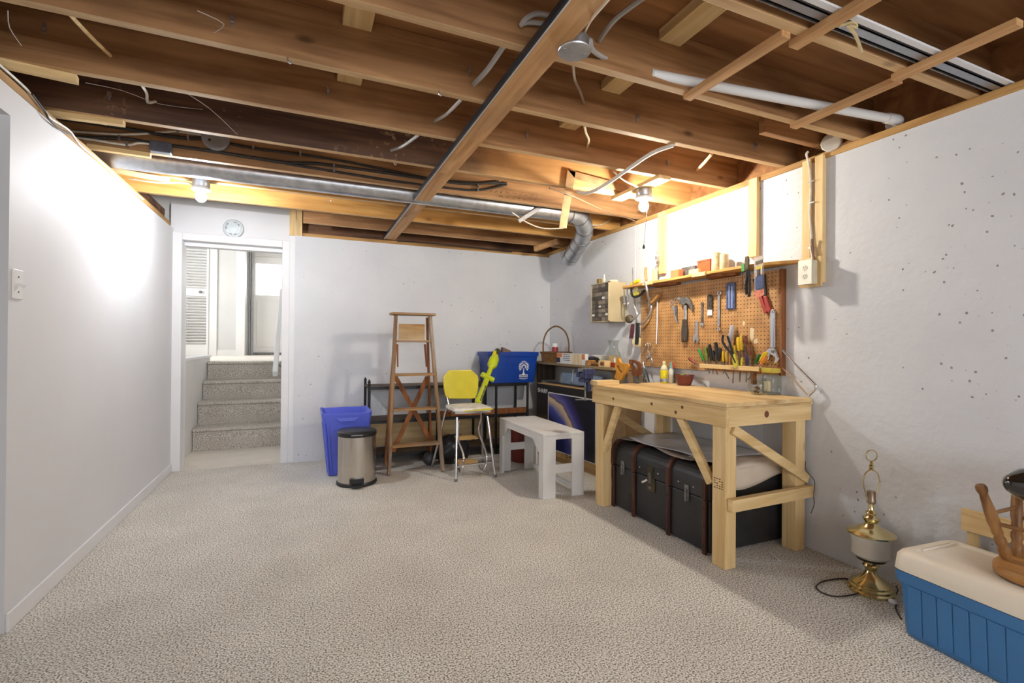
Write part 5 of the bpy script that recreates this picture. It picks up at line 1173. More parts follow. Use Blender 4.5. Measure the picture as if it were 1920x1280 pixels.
t = tool('adjustable_wrench','small adjustable wrench between hammer and rack','wrench',1306,645)
tp_(t,((1304,602),(1308.5,602),(1309,630),(1304,630)),O,.007,'handle',M_STEEL,bev=.002)
tp_(t,((1302,628),(1309,628),(1311,636),(1310,643),(1308,645),(1307.5,638),(1305,636),(1304,642),(1301.5,640),(1301,633)),O,.011,'jaw',M_STEEL,bev=.002)
ring(1306.5,603,O+.004,.007,.003).out('hang_ring', M_STEEL, t, smooth=True, world=True)
t = tool('surface_file','dark perforated file with white tip on the pegboard','file',1331,592)
tp_(t,((1328,556),(1330,552),(1334,552),(1336.5,556),(1336.5,580),(1327.5,580)),O,.012,'body',plain('mottled_dark',rgb(80,74,66),.5,.4,var=.7,scale=80),bev=.003)
tp_(t,((1328.5,580),(1335.5,580),(1336,591),(1326.5,591)),O+.002,.006,'white_tip',M_PRW)
t = tool('box_wrench','long double box-end wrench in the middle of the pegboard','wrench',1349,620)
tp_(t,((1346.5,554),(1350.5,554),(1349.5,612),(1345.5,612)),O+.002,.006,'shaft',M_STEEL,bev=.002)
ring(1348.5,549,O+.006,.0125,.005).out('ring_end', M_STEEL, t, smooth=True, world=True); ring(1347.5,617,O+.006,.0095,.004).out('ring_end', M_STEEL, t, smooth=True, world=True)
t = tool('blade_pack','blue plastic pack of blades hanging on the pegboard','pack',1371,580)
tp_(t,((1363.5,531),(1379,530),(1379,579),(1363,580)),O,.008,'pouch',plain('blue_pouch',rgb(70,84,128),.25,var=.5,scale=40),bev=.002)
for x in (1366,1371.5): tp_(t,((x,536),(x+2.4,536),(x+2.4,577),(x,577)),O+.008,.002,'blade',plain('pale_blue_blade',rgb(150,162,196),.3,.3))
t = tool('big_adjustable_wrench','large chrome adjustable wrench at the right end of the pegboard','wrench',1452,680)
tp_(t,((1446,582),(1449,579.5),(1453,580),(1455,584),(1455,652),(1446,652)),O,.012,'handle',M_CHROME,bev=.004)
tp_(t,((1449,596),(1452,596),(1452,650),(1449,650)),O+.012,.0015,'inlay',plain('wrench_inlay',rgb(150,150,160),.4,.6))
tp_(t,((1445,652),(1455.5,652),(1459,660),(1464,672),(1461,679),(1453,682),(1457,673),(1455,668),(1447,664),(1443,676),(1439,667),(1438,660)),O,.018,'jaw',M_CHROME,bev=.004)
tp_(t,((1447,656),(1452,657),(1451,662),(1446,660)),O+.018,.003,'thumb_wheel',M_DSTEEL)
ring(1450,584,O+.013,.008,.002).out('hang_hole', M_DSTEEL, t, smooth=True, world=True)
t = tool('red_snips','red handled snips hanging at the right of the pegboard','snips',1440,588)
tp_(t,((1424,556),(1430,553),(1441,583),(1440,587),(1435,588)),O,.014,'handle',plain('red_grip',rgb(158,52,42),.45),bev=.004)
tp_(t,((1433,556),(1439,554),(1448,580),(1444,586),(1440,584)),O+.002,.014,'handle',MATS['red_grip'],bev=.004)
tp_(t,((1412,524),(1436,514),(1439,553),(1425,557)),O,.010,'jaws',M_BLACKM,bev=.003)
t = tool('bit_bag','clear plastic bag of assorted bits hung from the shelf edge','bag',1424,556, .16, None)
OS = .155
tp_(t,((1414,482),(1432,479),(1432.5,541),(1415.5,546)),OS,.003,'bag',plain('clear_bag',rgb(210,205,200),.2,var=.3,alpha=.35))
for pts, c_ in ((((1417,490),(1430,486),(1430,492),(1417,496)),rgb(70,58,40)),(((1418,500),(1430,498),(1430,503),(1418,506)),rgb(190,170,60)),(((1417,519),(1431,514),(1431,540),(1417,543)),rgb(58,70,110)),(((1420,506),(1425,505),(1425,518),(1420,519)),rgb(60,44,30)),(((1427,503),(1430,503),(1430,516),(1427,516)),rgb(170,160,150))):
    tp_(t,pts,OS+.003,.004,'bit',plain('bit_%d_%d_%d' % tuple(int(x*255) for x in c_[:3]),c_,.5,.2,var=.4,scale=90))
tp_(t,((1415.5,546),(1432.5,541),(1433,553),(1427,556),(1416,557)),OS,.0025,'red_label',plain('red_print',rgb(206,120,92),.5,var=.4,scale=60))
t = tool('black_pliers','long black handled pliers hung over the shelf edge','pliers',1402,555,.155,None)
tp_(t,((1398,490),(1399,481),(1404,480),(1406,486),(1405,508),(1399,508)),OS,.010,'jaws',M_BRS,bev=.002)
tt(t,((1401,505),(1401,520),(1399,535),(1400,552)),OS+.006,.008,'handle',M_BLACKP)
tt(t,((1404,505),(1405,525),(1406,545),(1404,556)),OS+.006,.008,'handle',M_BLACKP)
t = tool('key_tag','green tag with a thin chain hanging from the shelf edge','tag',1393,540,.155,None)
tp_(t,((1391,495),(1396.5,494),(1396.5,508),(1391,509)),OS,.004,'green_tag',plain('green_plastic',rgb(58,142,66),.4))
tt(t,((1393,508),(1392,520),(1393,530),(1392,542)),OS+.002,.0018,'chain',M_BRS); ring(1393,490,OS+.003,.009,.0016).out('split_ring', M_STEEL, t, smooth=True, world=True)
t = tool('steel_caliper','thin steel clip tool hanging below the shelf','clip tool',1398,552)
tt(t,((1401,522),(1396,524),(1397,535),(1399,545),(1397,548),(1399,553)),O+.01,.002,'frame',M_STEEL)
t = tool('nippers','long black bent pliers leaning over the screwdriver rack','pliers',1360,690)
tt(t,((1356,628),(1355,640),(1362,652),(1372,664),(1380,680)),O+.05,.008,'handle',M_BLACKP)
tt(t,((1364,630),(1368,642),(1372,656),(1375,668)),O+.05,.007,'handle',M_BLACKP)
tp_(t,((1374,664),(1380,664),(1385,686),(1380,690),(1376,680)),O+.045,.010,'jaws',plain('lime_handle',rgb(196,196,60),.4))
# left cluster
t = tool('open_wrench_pair','two small wrenches hanging off the left end of the shelf','wrench',1173,572,.12,None)
for (x0_,x1_) in ((1169,1170),(1175,1176)):
    tp_(t,((x0_,541),(x0_+2.5,541),(x1_+2.5,566),(x1_,566)),.125,.004,'shaft',M_STEEL)
    ring(x0_+1,538.5,.127,.009,.003).out('ring_end', M_STEEL, t, smooth=True, world=True); ring(x1_+1.2,569,.127,.009,.003).out('jaw_end', M_STEEL, t, smooth=True, world=True)
t = tool('clamp_light','black spring clamp with a pale yellow pad under the shelf end','clamp',1192,557,.1,None)
tt(t,((1184,536),(1184,550),(1190,557),(1200,553),(1208,545)),.11,.010,'frame',M_BLACKP,10)
MB().lathe([(.022,0),(.024,.012),(.018,.016)], WR(1194,543,.10), 16, (-1,-.2,0)).out('pad', plain('pale_yellow_pad',rgb(222,214,150),.5), t, smooth=True, world=True)
tp_(t,((1189,548),(1199,546),(1199,552),(1190,555)),.10,.012,'yellow_body',plain('mustard',rgb(190,176,60),.5))
t = tool('hand_brace','steel hand brace with wooden handle and knob on the pegboard edge','brace drill',1220,606)
tt(t,((1210,528,.13),(1214,548,.11),(1218,566,.06),(1217,572,.03)),O,.009,'upper_shaft',M_STEEL)
tt(t,((1218,570),(1224,566),(1232,556),(1236,552)),O+.03,.013,'wooden_grip',M_STS,10)
tt(t,((1218,574),(1222,574),(1218,590),(1210,602),(1203,607),(1198,606)),O+.028,.008,'crank',M_STEEL)
tt(t,((1211,501),(1210.5,512),(1212,526)),O+.13,.0105,'awl_handle',M_STS,10)
tt(t,((1216,570),(1208,563),(1199,566),(1190,567)),O+.02,.004,'side_rod',M_STEEL)
t = tool('crank_drill','small crank drill with round knob hanging left of the pegboard','hand drill',1185,606,.03,None)
tt(t,((1189,560),(1191,575),(1195,588),(1191,596),(1182,600)),.06,.009,'crank',M_STEEL)
MB().lathe([(.032,0),(.036,.008),(.030,.016),(.008,.02)], WR(1180,598,.055), 20, (-.62,-.78,0)).out('knob', M_BRS, t, smooth=True, world=True)
tt(t,((1191,596),(1190,606),(1189,612)),.05,.006,'spindle',M_STEEL)
t = tool('long_rod','thin steel rod hanging at the left of the pegboard','rod',1231,645)
tt(t,((1232.5,566),(1232,600),(1230.5,645)),O+.006,.0045,'rod',M_STEEL,8,0)
t = tool('round_scraper','round bladed scraper with black handle left of the pegboard','scraper',1195,652,.03,None)
MB().lathe([(.040,0),(.043,.002),(.043,.006),(.040,.008)], WR(1195,641,.05), 28, (-.62,-.78,.05)).out('disc', plain('cream_disc',rgb(214,200,150),.35), t, smooth=True, world=True)
tp_(t,((1194,605),(1200,605),(1200,622),(1197,646),(1192,646),(1193,622)),.10,.012,'handle',M_BLACKP,bev=.004)
t = tool('red_scraper','round scraper with dark red handle behind the black one','scraper',1185,642,.03,None)
MB().lathe([(.026,0),(.028,.002),(.026,.006)], WR(1185,634,.035), 24, (-.62,-.78,.05)).out('disc', M_STEEL, t, smooth=True, world=True)
tp_(t,((1185,608),(1190,607),(1189,622),(1187,634),(1181,634),(1183,620)),.07,.012,'handle',plain('maroon_grip',rgb(92,30,34),.4),bev=.004)
t = tool('key_bunch','tangled bunch of keys and hooks at the pegboard bottom left','keys',1216,680)
rk = random.Random(11)
for (a_,b_,c_) in (((1203,662),(1209,654),(1211,650)),((1209,676),(1214,660),(1216,643)),((1219,672),(1224,660),(1228,652)),((1207,679),(1213,672),(1221,662)),((1222,684),(1219,672),(1216,660)),((1224,680),(1220,668),(1214,655))):
    tt(t,(a_,b_,c_),O+rk.random()*.02,.003,'key',M_STEEL if rk.random()<.6 else M_DSTEEL)
for (x,y) in ((1212,645),(1218,646),(1208,678),(1215,668)): ring(x,y,O+.012,.012,.0022).out('key_ring', M_STEEL, t, smooth=True, world=True)
t = tool('dark_pliers','pliers with long dark handles hanging below the key bunch','pliers',1210,715)
tt(t,((1206,679),(1209,690)),O,.006,'jaws',M_STEEL); tt(t,((1210,692),(1214,704),(1217,716)),O+.004,.007,'handle',M_BLACKP); tt(t,((1206,688),(1207,700),(1206,712)),O+.004,.006,'handle',M_DSTEEL)
# screwdriver rack
a, b = WR(1312,680,PEG+.05), WR(1424,691,PEG+.05)
rk_ = tag(MB().box((RW-PEG-.0005,b.y,.990),(RW-PEG-.055,a.y,1.018)).out('screwdriver_rack', M_PINEY, bev=.002), 'thin wooden rail holding screwdrivers across the pegboard bottom', 'rack')
def driver(label, c0, c1, mat, r, sh, name='screwdriver', tip=None, hl=None):
    # c0 handle top pixel, c1 handle bottom pixel, sh shaft tip pixel
    o_ = PEG+.028
    A, B, C = WR(*c0,o_), WR(*c1,o_), WR(*sh,o_)
    t = thing(name, label, 'screwdriver', C, 0, 'screwdrivers in the rack')
    d = (A-B); L_ = d.length
    MB().lathe([(.55*r,0),(.8*r,L_*.06),(.7*r,L_*.16),(r,L_*.3),(r,L_*.85),(.8*r,L_*.97),(.3*r,L_)], B, 10, d).out('handle', mat, t, smooth=True, world=True)
    MB().tube([B,C], .0038, 8).out('shaft', M_DSTEEL if tip is None else tip, t, smooth=True, world=True)
G = plain('green_handle',rgb(48,140,62),.3); BK = plain('black_handle',rgb(30,28,30),.35); YL = plain('yellow_handle',rgb(224,190,40),.3); YG = plain('amber_handle',rgb(206,168,50),.25); PU = plain('purple_handle',rgb(62,40,72),.35); BN = plain('brown_handle',rgb(112,60,34),.4); OG = plain('orange_handle',rgb(210,130,48),.35); DG = plain('dark_green_handle',rgb(30,92,46),.3); BL_ = plain('pale_grey_handle',rgb(188,186,190),.35); YB = plain('black_yellow_handle',rgb(120,132,44),.35,var=.9,scale=50)
driver('green handled screwdriver tilted at the left end of the rack',(1310,654),(1320,676),G,.011,(1327,694))
driver('black and yellow striped screwdriver second from the left in the rack',(1323,650),(1326,676),YB,.013,(1330,700))
driver('tall black screwdriver left of the shorter black one in the rack',(1330,645),(1334,676),BK,.013,(1337,701))
driver('short black screwdriver among the tall black ones',(1337,657),(1339,677),BK,.011,(1345,702))
driver('tallest black screwdriver in the rack',(1342,641),(1346,674),BK,.013,(1357,700))
driver('black screwdriver right next to the yellow handles',(1350,652),(1348,677),BK,.013,(1367,710))
driver('small yellow screwdriver just right of the black handles',(1356,658),(1356,678),YL,.009,(1358,693))
driver('amber screwdriver under the bent black pliers',(1362,660),(1363,678),YG,.010,(1363,696))
driver('pale grey chisel handle rising above the rack',(1374,609),(1367,648),BL_,.016,(1364,676),'chisel')
driver('amber handled screwdriver left of the bright yellow one',(1377,647),(1377,668),YG,.012,(1374,718))
driver('bright yellow handled screwdriver in the rack',(1384,632),(1386,658),YL,.013,(1387,716))
driver('dull amber screwdriver behind the bright yellow one',(1391,628),(1391,656),YG,.014,(1391,692))
driver('thin lime screwdriver standing in front of the rail',(1392,670),(1390,688),plain('lime_thin',rgb(214,206,60),.35),.008,(1387,712))
driver('brown handled screwdriver in the rack',(1397,629),(1398,645),BN,.014,(1398,692))
driver('dark purple screwdriver in front of the brown handles',(1402,661),(1401,685),PU,.014,(1399,716))
driver('short brown screwdriver at the right part of the rack',(1404,648),(1405,668),BN,.013,(1406,692))
driver('dark green screwdriver leaning right at the rack end',(1425,664),(1416,681),DG,.012,(1405,710))
driver('yellow screwdriver leaning right at the rack end',(1436,660),(1425,677),YL,.012,(1421,684))
driver('orange screwdriver leaning right beside the big wrench',(1437,668),(1427,683),OG,.012,(1402,712),tip=M_DSTEEL)
driver('dark red screwdriver lying askew left of the rack',(1291,671),(1304,681),plain('dark_red_handle',rgb(132,54,46),.4),.010,(1312,688))
tag(MB().box((RW-PEG-.03,WR(1418,690,PEG).y,.905),(RW-PEG+.004,WR(1414,690,PEG).y,.990)).out('rack_peg', M_LADB), 'short brown batten below the screwdriver rack', 'batten')
# ---------------------------------------------------------------- things on the tool shelf
def shf(px, py, off): 
    p = WR(px,py,off); return V(p.x,p.y,SZ1+.0008)
def sbox(x0,x1,ytop,off,dep,name,mat,label,cat,lean=0):
    a, b = WR(x0,500,off), WR(x1,500,off); h = WR((x0+x1)/2,ytop,off).z-SZ1
    return tag(MB().box((a.x,b.y,SZ1+.0008),(a.x+dep,a.y,SZ1+h)).out(name, mat, bev=.003), label, cat)
rbx = thing('red_toolbox', 'small orange-red metal box on the tool shelf', 'box', shf(1318,490,.10))
a, b = WR(1307,490,.10), WR(1331,490,.10); h = WR(1331,484,.10).z
MB().box((a.x,b.y,SZ1+.001),(a.x+.06,a.y,h-.014)).out('body', plain('orange_red_paint',rgb(196,84,44),.4,var=.1), rbx, world=True, bev=.003)
MB().box((a.x-.002,b.y-.002,h-.013),(a.x+.062,a.y+.002,h)).out('lid', MATS['orange_red_paint'], rbx, world=True, bev=.003)
for f_ in (.25,.75): MB().box((a.x-.004,b.y+(a.y-b.y)*f_-.004,h-.022),(a.x-.002,b.y+(a.y-b.y)*f_+.004,h-.008)).out('clasp', M_DSTEEL, rbx, world=True)
sbox(1257,1272,505.6,.14,.05,'terracotta_block',plain('terracotta',rgb(196,120,74),.7),'small terracotta block on the tool shelf','block')
sbox(1277,1303,499.5,.08,.05,'flat_grey_file',M_DSTEEL,'flat dark grey file lying on the tool shelf','file')
sbox(1291,1309,504.5,.145,.03,'pale_wood_piece',M_PINEY,'pale wood offcut at the tool shelf edge','wood block')
def sack(px, ytop, off, r, label, seed):
    p = shf(px,490,off); h = WR(px,ytop,off).z-SZ1; rd = random.Random(seed)
    return tag(MB().lathe([(r*.9,0),(r,.01),(r*.96,h*.5),(r*.9,h*.8),(r*.95,h*.93),(r*.6,h)], p, 14).out('plastic_tub', plain('waxy_bag',rgb(208,190,150),.45,var=.3,scale=30,bump=.5,bscale=30), smooth=True), label, 'bag')
sack(1343,472.5,.09,.032,'cream crumpled bag beside the red box on the shelf',1)
sack(1358,475.5,.09,.03,'cloudy plastic bag right of the cream bag on the shelf',2)
tag(MB().tube([shf(1335,490,.10),WR(1334.5,469,.08)], .002, 6).out('long_nail', M_DSTEEL), 'thin dark nail standing beside the cream bag', 'nail')
sbox(1222,1227.5,504,.10,.03,'cream_block',plain('cream_wood',rgb(220,196,150),.6),'cream wooden block left of the chain bundle','block')
ch = thing('chain_bundle', 'bundle of steel chain standing on the shelf by the pine strip', 'chain', shf(1232,515,.06))
rd = random.Random(5)
for k in range(16):
    c_ = WR(1230+rd.random()*4, 474+k*3.0, .06); ax = rd.random()*3
    c_.z = max(c_.z, SZ1+.012)
    MB().tube([c_+V(math.cos(ax)*.008*math.cos(s_),math.sin(ax)*.008*math.cos(s_),.013*math.sin(s_)) for s_ in [math.tau*j/10 for j in range(10)]], .0022, 6, True).out('link', M_STEEL if k % 3 else M_BRS, ch, smooth=True, world=True)
yb = thing('yellow_brush', 'bright yellow plastic handle lying on the shelf end', 'handle', shf(1190,528,.10))
A, B = V(RW-.10,WR(1184,530,.1).y,SZ1+.014), V(RW-.10,WR(1199,522,.1).y,SZ1+.034)
MB().bar(A,B,.03,.026).out('grip', plain('yellow_plastic',rgb(226,206,30),.35), yb, world=True, bev=.006)
tag(MB().tube([V(RW-.12,WR(1187,530,.12).y,SZ1+.001),WR(1186,502,.12)], .0035, 8).out('drill_bit', M_DSTEEL), 'long thin drill bit standing upright at the shelf end', 'drill bit')

# ---------------------------------------------------------------- things on the workbench
def bt_(px, py): p = FL(px,py,BZ+.0005); return p
M_CLR = glass('clear_glass',(.86,.89,.87,1))
def scale_at(p): return (p-CP).dot(FW)/F       # metres per pixel at that depth
def clampw(p, r): return V(min(p.x, RW-r-.005), p.y, p.z)
p = clampw(bt_(1245,718), .03); s = scale_at(p)
y_ = thing('detergent_bottle','clear bottle half full of yellow detergent on the workbench','bottle',p)
MB().lathe([(.024,.0),(.027,.004),(.027,.095),(.025,.098)], p, 24).out('liquid', plain('yellow_liquid',rgb(226,212,20),.2), y_, smooth=True, world=True)
MB().lathe([(.0245,.098),(.027,.102),(.026,.112),(.018,.132),(.010,.14),(.010,.146)], p, 24).out('shoulder', plain('frosted_yellowish',rgb(226,222,180),.3), y_, smooth=True, world=True)
MB().lathe([(.011,.146),(.0115,.15),(.0115,.166),(.008,.168)], p, 16).out('cap', plain('pale_yellow_cap',rgb(230,224,170),.4), y_, smooth=True, world=True)
MB().lathe([(.0274,.012),(.0276,.013),(.0276,.034),(.0274,.035)], p, 24).out('label', plain('white_blue_label',rgb(150,160,190),.5,var=.6,scale=30), y_, smooth=True, world=True)
p = clampw(bt_(1258,718), .03)
w_ = thing('white_bottle','slim white bottle with teal spout on the workbench','bottle',p)
MB().lathe([(.017,.0),(.019,.004),(.019,.095),(.012,.112)], p, 20).out('body', plain('milky_white',rgb(216,216,206),.4), w_, smooth=True, world=True)
MB().lathe([(.012,.112),(.011,.13),(.008,.14),(.009,.152),(.006,.16)], p, 16).out('spout', plain('teal_plastic',rgb(110,170,166),.4), w_, smooth=True, world=True)
p = clampw(bt_(1270,717), .03)
w_ = thing('paint_can','small black and white can with red cap on the workbench','can',p)
MB().lathe([(.02,.0),(.021,.003),(.021,.11),(.018,.114)], p, 20).out('body', plain('black_white_print',rgb(120,118,116),.4,var=.95,scale=24), w_, smooth=True, world=True)
MB().lathe([(.016,.114),(.0165,.118),(.0165,.146),(.014,.149)], p, 18).out('cap', plain('red_cap',rgb(206,62,46),.4), w_, smooth=True, world=True)
p = clampw(bt_(1283,722), .07)
bw = thing('brown_bowl','reddish brown plastic bowl full of odds and ends on the workbench','bowl',p)
MB().lathe([(.042,0),(.046,.004),(.058,.035),(.066,.068),(.069,.07),(.069,.077),(.063,.077),(.056,.05),(.045,.03),(.001,.028)], p, 32).out('body', plain('red_brown_plastic',rgb(116,54,42),.4), bw, smooth=True, world=True)
rd = random.Random(9)
for k in range(16):
    a_ = rd.random()*math.tau; r0 = rd.random()*.045
    q = p+V(r0*math.cos(a_),r0*math.sin(a_),.06+rd.random()*.02)
    MB().bar(q-V(.012*math.cos(a_*3),.012*math.sin(a_*3),rd.random()*.008),q+V(.012*math.cos(a_*3),.012*math.sin(a_*3),.004),.008,.007).out('odd_bit', [M_STEEL,plain('bit_cream',rgb(214,200,170),.5),plain('bit_green',rgb(150,190,90),.5),M_BRS][k%4], bw, world=True)
p = clampw(bt_(1421,739), .06)
gb = thing('glass_bowl','round clear glass bowl with brown scraps on the workbench','glass bowl',p)
MB().lathe([(.028,0),(.034,.003),(.052,.03),(.056,.052),(.05,.078),(.043,.092),(.044,.096)], p, 32).out('glass', M_CLR, gb, smooth=True, world=True)
for k in range(14):
    a_ = rd.random()*math.tau; r0 = rd.random()*.03
    q = p+V(r0*math.cos(a_),r0*math.sin(a_),.012+rd.random()*.03)
    MB().bar(q-V(.01*math.cos(a_*2),.01*math.sin(a_*2),.003),q+V(.01*math.cos(a_*2),.01*math.sin(a_*2),.004),.008,.006).out('scrap', plain('brown_scrap',rgb(110,72,44),.7) if k%3 else MATS['bit_cream'], gb, world=True)
p = clampw(bt_(1447,739), .05)
jr = thing('glass_jar','square clear jar with a yellow lid on the workbench','jar',p)
loft([rr(p.x,p.y,.038,.038,.012,p.z,4),rr(p.x,p.y,.040,.040,.012,p.z+.004,4),rr(p.x,p.y,.040,.040,.012,p.z+.115,4),rr(p.x,p.y,.034,.034,.012,p.z+.13,4)]).out('glass', M_CLR, jr, smooth=True, world=True)
loft([rr(p.x,p.y,.041,.041,.008,p.z+.13,3),rr(p.x,p.y,.042,.042,.008,p.z+.133,3),rr(p.x,p.y,.042,.042,.008,p.z+.155,3),rr(p.x,p.y,.040,.040,.008,p.z+.157,3)]).out('lid', plain('mustard_lid',rgb(196,178,70),.4), jr, smooth=True, world=True)
MB().box((p.x-.0415,p.y-.022,p.z+.02),(p.x-.0405,p.y+.018,p.z+.08)).out('label', plain('cream_label',rgb(214,204,170),.6), jr, world=True)
# hacksaw leaning on the wall
hs = thing('hacksaw','steel hacksaw frame leaning on the wall at the bench corner','hacksaw',V(2.6,1.86,BZ))
R_ = lambda x, y, o=.03: WR(x,y,o)
tt(hs,((1467,655),(1472,662),(1500,692)),.03,.006,'frame_tube',M_CHROME,10,2); tt(hs,((1500,692),(1524,716),(1529,722),(1528,730),(1516,741)),.03,.0075,'frame_bow',M_CHROME,10)
tt(hs,((1466,689),(1490,712),(1513,739)),.03,.004,'blade_bar',plain('saw_blade',rgb(196,170,140),.4,.5),8,0)
tp_(hs,((1460,684),(1469,688),(1468,700),(1460,697)),.025,.02,'handle',M_LADB,bev=.004)
# ---------------------------------------------------------------- corner shelf and what stands on it
CZ = .955
cs = thing('corner_shelf','worn plank shelf in the corner left of the pegboard','shelf',(2.48,4.1,CZ-.02))
M_WPL = wood('weathered_plank', rgb(122,104,78), rgb(168,148,112), 1, knots=.2, stain=rgb(90,74,54), stain_amt=.5)
MB().box((2.338,3.36,CZ-.022),(RW-.002,5.04,CZ)).out('board', M_WPL, cs, world=True, bev=.003)
MB().box((2.40,4.86,.745),(2.62,4.885,CZ-.022)).out('end_support', wood('dark_plank',rgb(54,42,34),rgb(84,68,54),2,knots=0), cs, world=True)
MB().box((2.42,4.885,0),(2.46,4.92,CZ-.022)).out('upright', MATS['dark_plank'], cs, world=True)
MB().bar((2.60,3.55,.62),(2.60,3.62,CZ-.022),.03,.02).out('brace', M_TRIM, cs, world=True)
MB().box((RW-.03,3.36,CZ-.06),(RW-.003,5.04,CZ-.022)).out('ledger', M_WPL, cs, world=True)
def c_on(px, py, r=.05): 
    p = FL(px,py,CZ+.0006); return V(max(2.31+r,min(RW-r-.01,p.x)), max(3.38,min(5.0,p.y)), CZ+.0006)
# wicker basket
p = V(2.485,4.60,CZ+.0006); MR_ = Matrix.Translation(p) @ Matrix.Rotation(math.radians(40),4,'Z') @ Matrix.Translation(-p)
bk_ = thing('wicker_basket','wicker basket with tall hoop handle on the corner shelf','basket',p)
M_WIC = plain('wicker', rgb(128,92,50), .7, var=.5, scale=60, bump=1, bscale=110, stretch=(1,1,2.5))
loft([rr(p.x,p.y,.085,.135,.04,p.z),rr(p.x,p.y,.095,.148,.045,p.z+.10),rr(p.x,p.y,.082,.135,.04,p.z+.10),rr(p.x,p.y,.075,.125,.035,p.z+.012)]).xf(MR_).out('basket_body', M_WIC, bk_, smooth=True, world=True)
for k in range(6): MB().tube(rr(p.x,p.y,.087+.0016*k,.137+.0021*k,.042,p.z+.012+k*.015,3), .004, 6, True).xf(MR_).out('weave_band', M_WIC, bk_, smooth=True, world=True)
MB().tube(rr(p.x,p.y,.096,.150,.045,p.z+.102,4), .011, 8, True).xf(MR_).out('rim', plain('braided_rim', rgb(110,72,38), .6, var=.6, scale=50, bump=1, bscale=70), bk_, smooth=True, world=True)
hp = [P(1027,650,0,p.x),P(1029,628,0,p.x),P(1036,606,0,p.x),P(1049,592,0,p.x),P(1062,602,0,p.x),P(1069,625,0,p.x),P(1071,650,0,p.x)]
q0, q1 = p+V(0,.148,.10), p+V(0,-.148,.10)
hz = [.10,.22,.33,.385,.33,.22,.10]; hy = [.146,.145,.10,0,-.10,-.145,-.146]
MB().tube(sm([p+V(0,hy[k],hz[k]) for k in range(7)],5), .0085, 8).xf(MR_).out('handle', M_WIC, bk_, smooth=True, world=True)
b_ = thing('pill_bottle','white capped bottle with red label inside the basket','bottle',p+V(.0,.02,.012))
MB().lathe([(.032,.0),(.034,.004),(.034,.14),(.028,.148)], p+V(0,.02,.013), 20).out('body', plain('red_label_body',rgb(150,40,38),.4,var=.3), b_, smooth=True, world=True)
MB().lathe([(.03,.148),(.032,.15),(.032,.185),(.028,.188)], p+V(0,.02,.013), 20).out('cap', M_WHITEP, b_, smooth=True, world=True)
# carton of fixings in front of the basket
q = FL(1044,678,CZ)
cx0 = 2.348
ya, yb_ = P(1044,665,0,cx0).y, P(1097,665,0,cx0).y
fb = thing('small_carton','white and wood-tone product carton on the corner shelf','carton',V(cx0+.02,(ya+yb_)/2,CZ))
hh = .105
MB().box((cx0,yb_,CZ+.001),(cx0+.035,ya,CZ+hh)).out('carton', plain('carton_white',(.72,.72,.72,1),.5), fb, world=True, bev=.002)
L_ = ya-yb_
def face(f0,f1,z0,z1,name,mat,t=.0008): MB().box((cx0-t,ya-L_*f1,CZ+hh*z0),(cx0,ya-L_*f0,CZ+hh*z1)).out(name, mat, fb, world=True)
face(.0,.2,.62,.98,'orange_panel',plain('print_orange',rgb(206,120,62),.5)); face(.0,.13,.1,.58,'dark_picture',plain('print_dark',rgb(40,44,56),.5))
face(.55,.9,.06,.96,'plank_picture',wood('print_planks',rgb(200,176,134),rgb(236,220,190),2,knots=0,grain=60)); face(.9,.99,.5,.96,'orange_panel',MATS['print_orange'])
for k in range(4): face(.24,.50,.84-.17*k,.88-.17*k,'print_line',MATS['print_dark'],.0009)
# blue power tool, mallet, tub, carafe, red case, clamp block
p = V(2.445,3.87,CZ+.0006)
dr = thing('blue_sander','rounded dark blue plastic tool on the corner shelf','tool',p)
MB().tube([p+V(0,.08,.03),p+V(0,.06,.036),p+V(0,-.02,.042),p+V(0,-.08,.042),p+V(0,-.10,.038)], [.014,.030,.040,.040,.03], 16).out('body', plain('navy_plastic',rgb(42,42,92),.25,var=.3), dr, smooth=True, world=True)
MB().tube([p+V(0,-.06,.042),p+V(0,-.115,.036)], .041, 16).out('band', M_BLACKP, dr, smooth=True, world=True)
p = V(2.365,3.72,CZ+.0006)
ml = thing('wooden_mallet','small wooden mallet lying on the corner shelf edge','mallet',p)
MB().box(p+V(-.02,.005,0),p+V(.06,.055,.05)).out('head', M_STS, ml, world=True, bev=.005)
MB().tube([p+V(.02,.005,.025),p+V(.02,-.15,.016)], .013, 12).out('handle', M_STL, ml, smooth=True, world=True)
p = V(2.53,3.86,CZ+.0006)
tag(MB().lathe([(.055,0),(.058,.003),(.068,.085),(.072,.087),(.072,.093),(.066,.093),(.054,.01)], p, 28).out('plastic_tub', plain('white_tub',rgb(216,212,202),.4), smooth=True), 'white round plastic tub on the corner shelf', 'tub')
p = V(2.525,3.60,CZ+.0006)
cf = thing('glass_carafe','tall glass carafe part filled with beige powder','carafe',p)
MB().lathe([(.06,0),(.066,.004),(.068,.09),(.06,.12),(.045,.14),(.04,.16),(.04,.20),(.052,.226),(.053,.23)], p, 32).out('glass', M_CLR, cf, smooth=True, world=True)
MB().lathe([(.056,.004),(.062,.008),(.062,.092),(.05,.094)], p, 28).out('powder', plain('beige_powder',rgb(206,176,130),.9), cf, smooth=True, world=True)
p = V(2.43,3.56,CZ+.0006)
rc = thing('red_case','flat red plastic case on the corner shelf end','case',p)
MB().box(p+V(-.03,-.17,0),p+V(.025,.12,.022)).out('base', plain('red_plastic',rgb(150,36,34),.4), rc, world=True, bev=.004)
MB().box(p+V(-.026,-.168,.0225),p+V(.023,.0,.038)).out('lid', MATS['red_plastic'], rc, world=True, bev=.004)
MB().box(p+V(-.032,.03,.008),p+V(-.03,.11,.016)).out('white_strip', M_PRW, rc, world=True)
p = V(2.352,3.48,CZ+.0006)
cb_ = thing('clamp_block','yellow wooden clamp block with a brown knob on the shelf end','clamp',p)
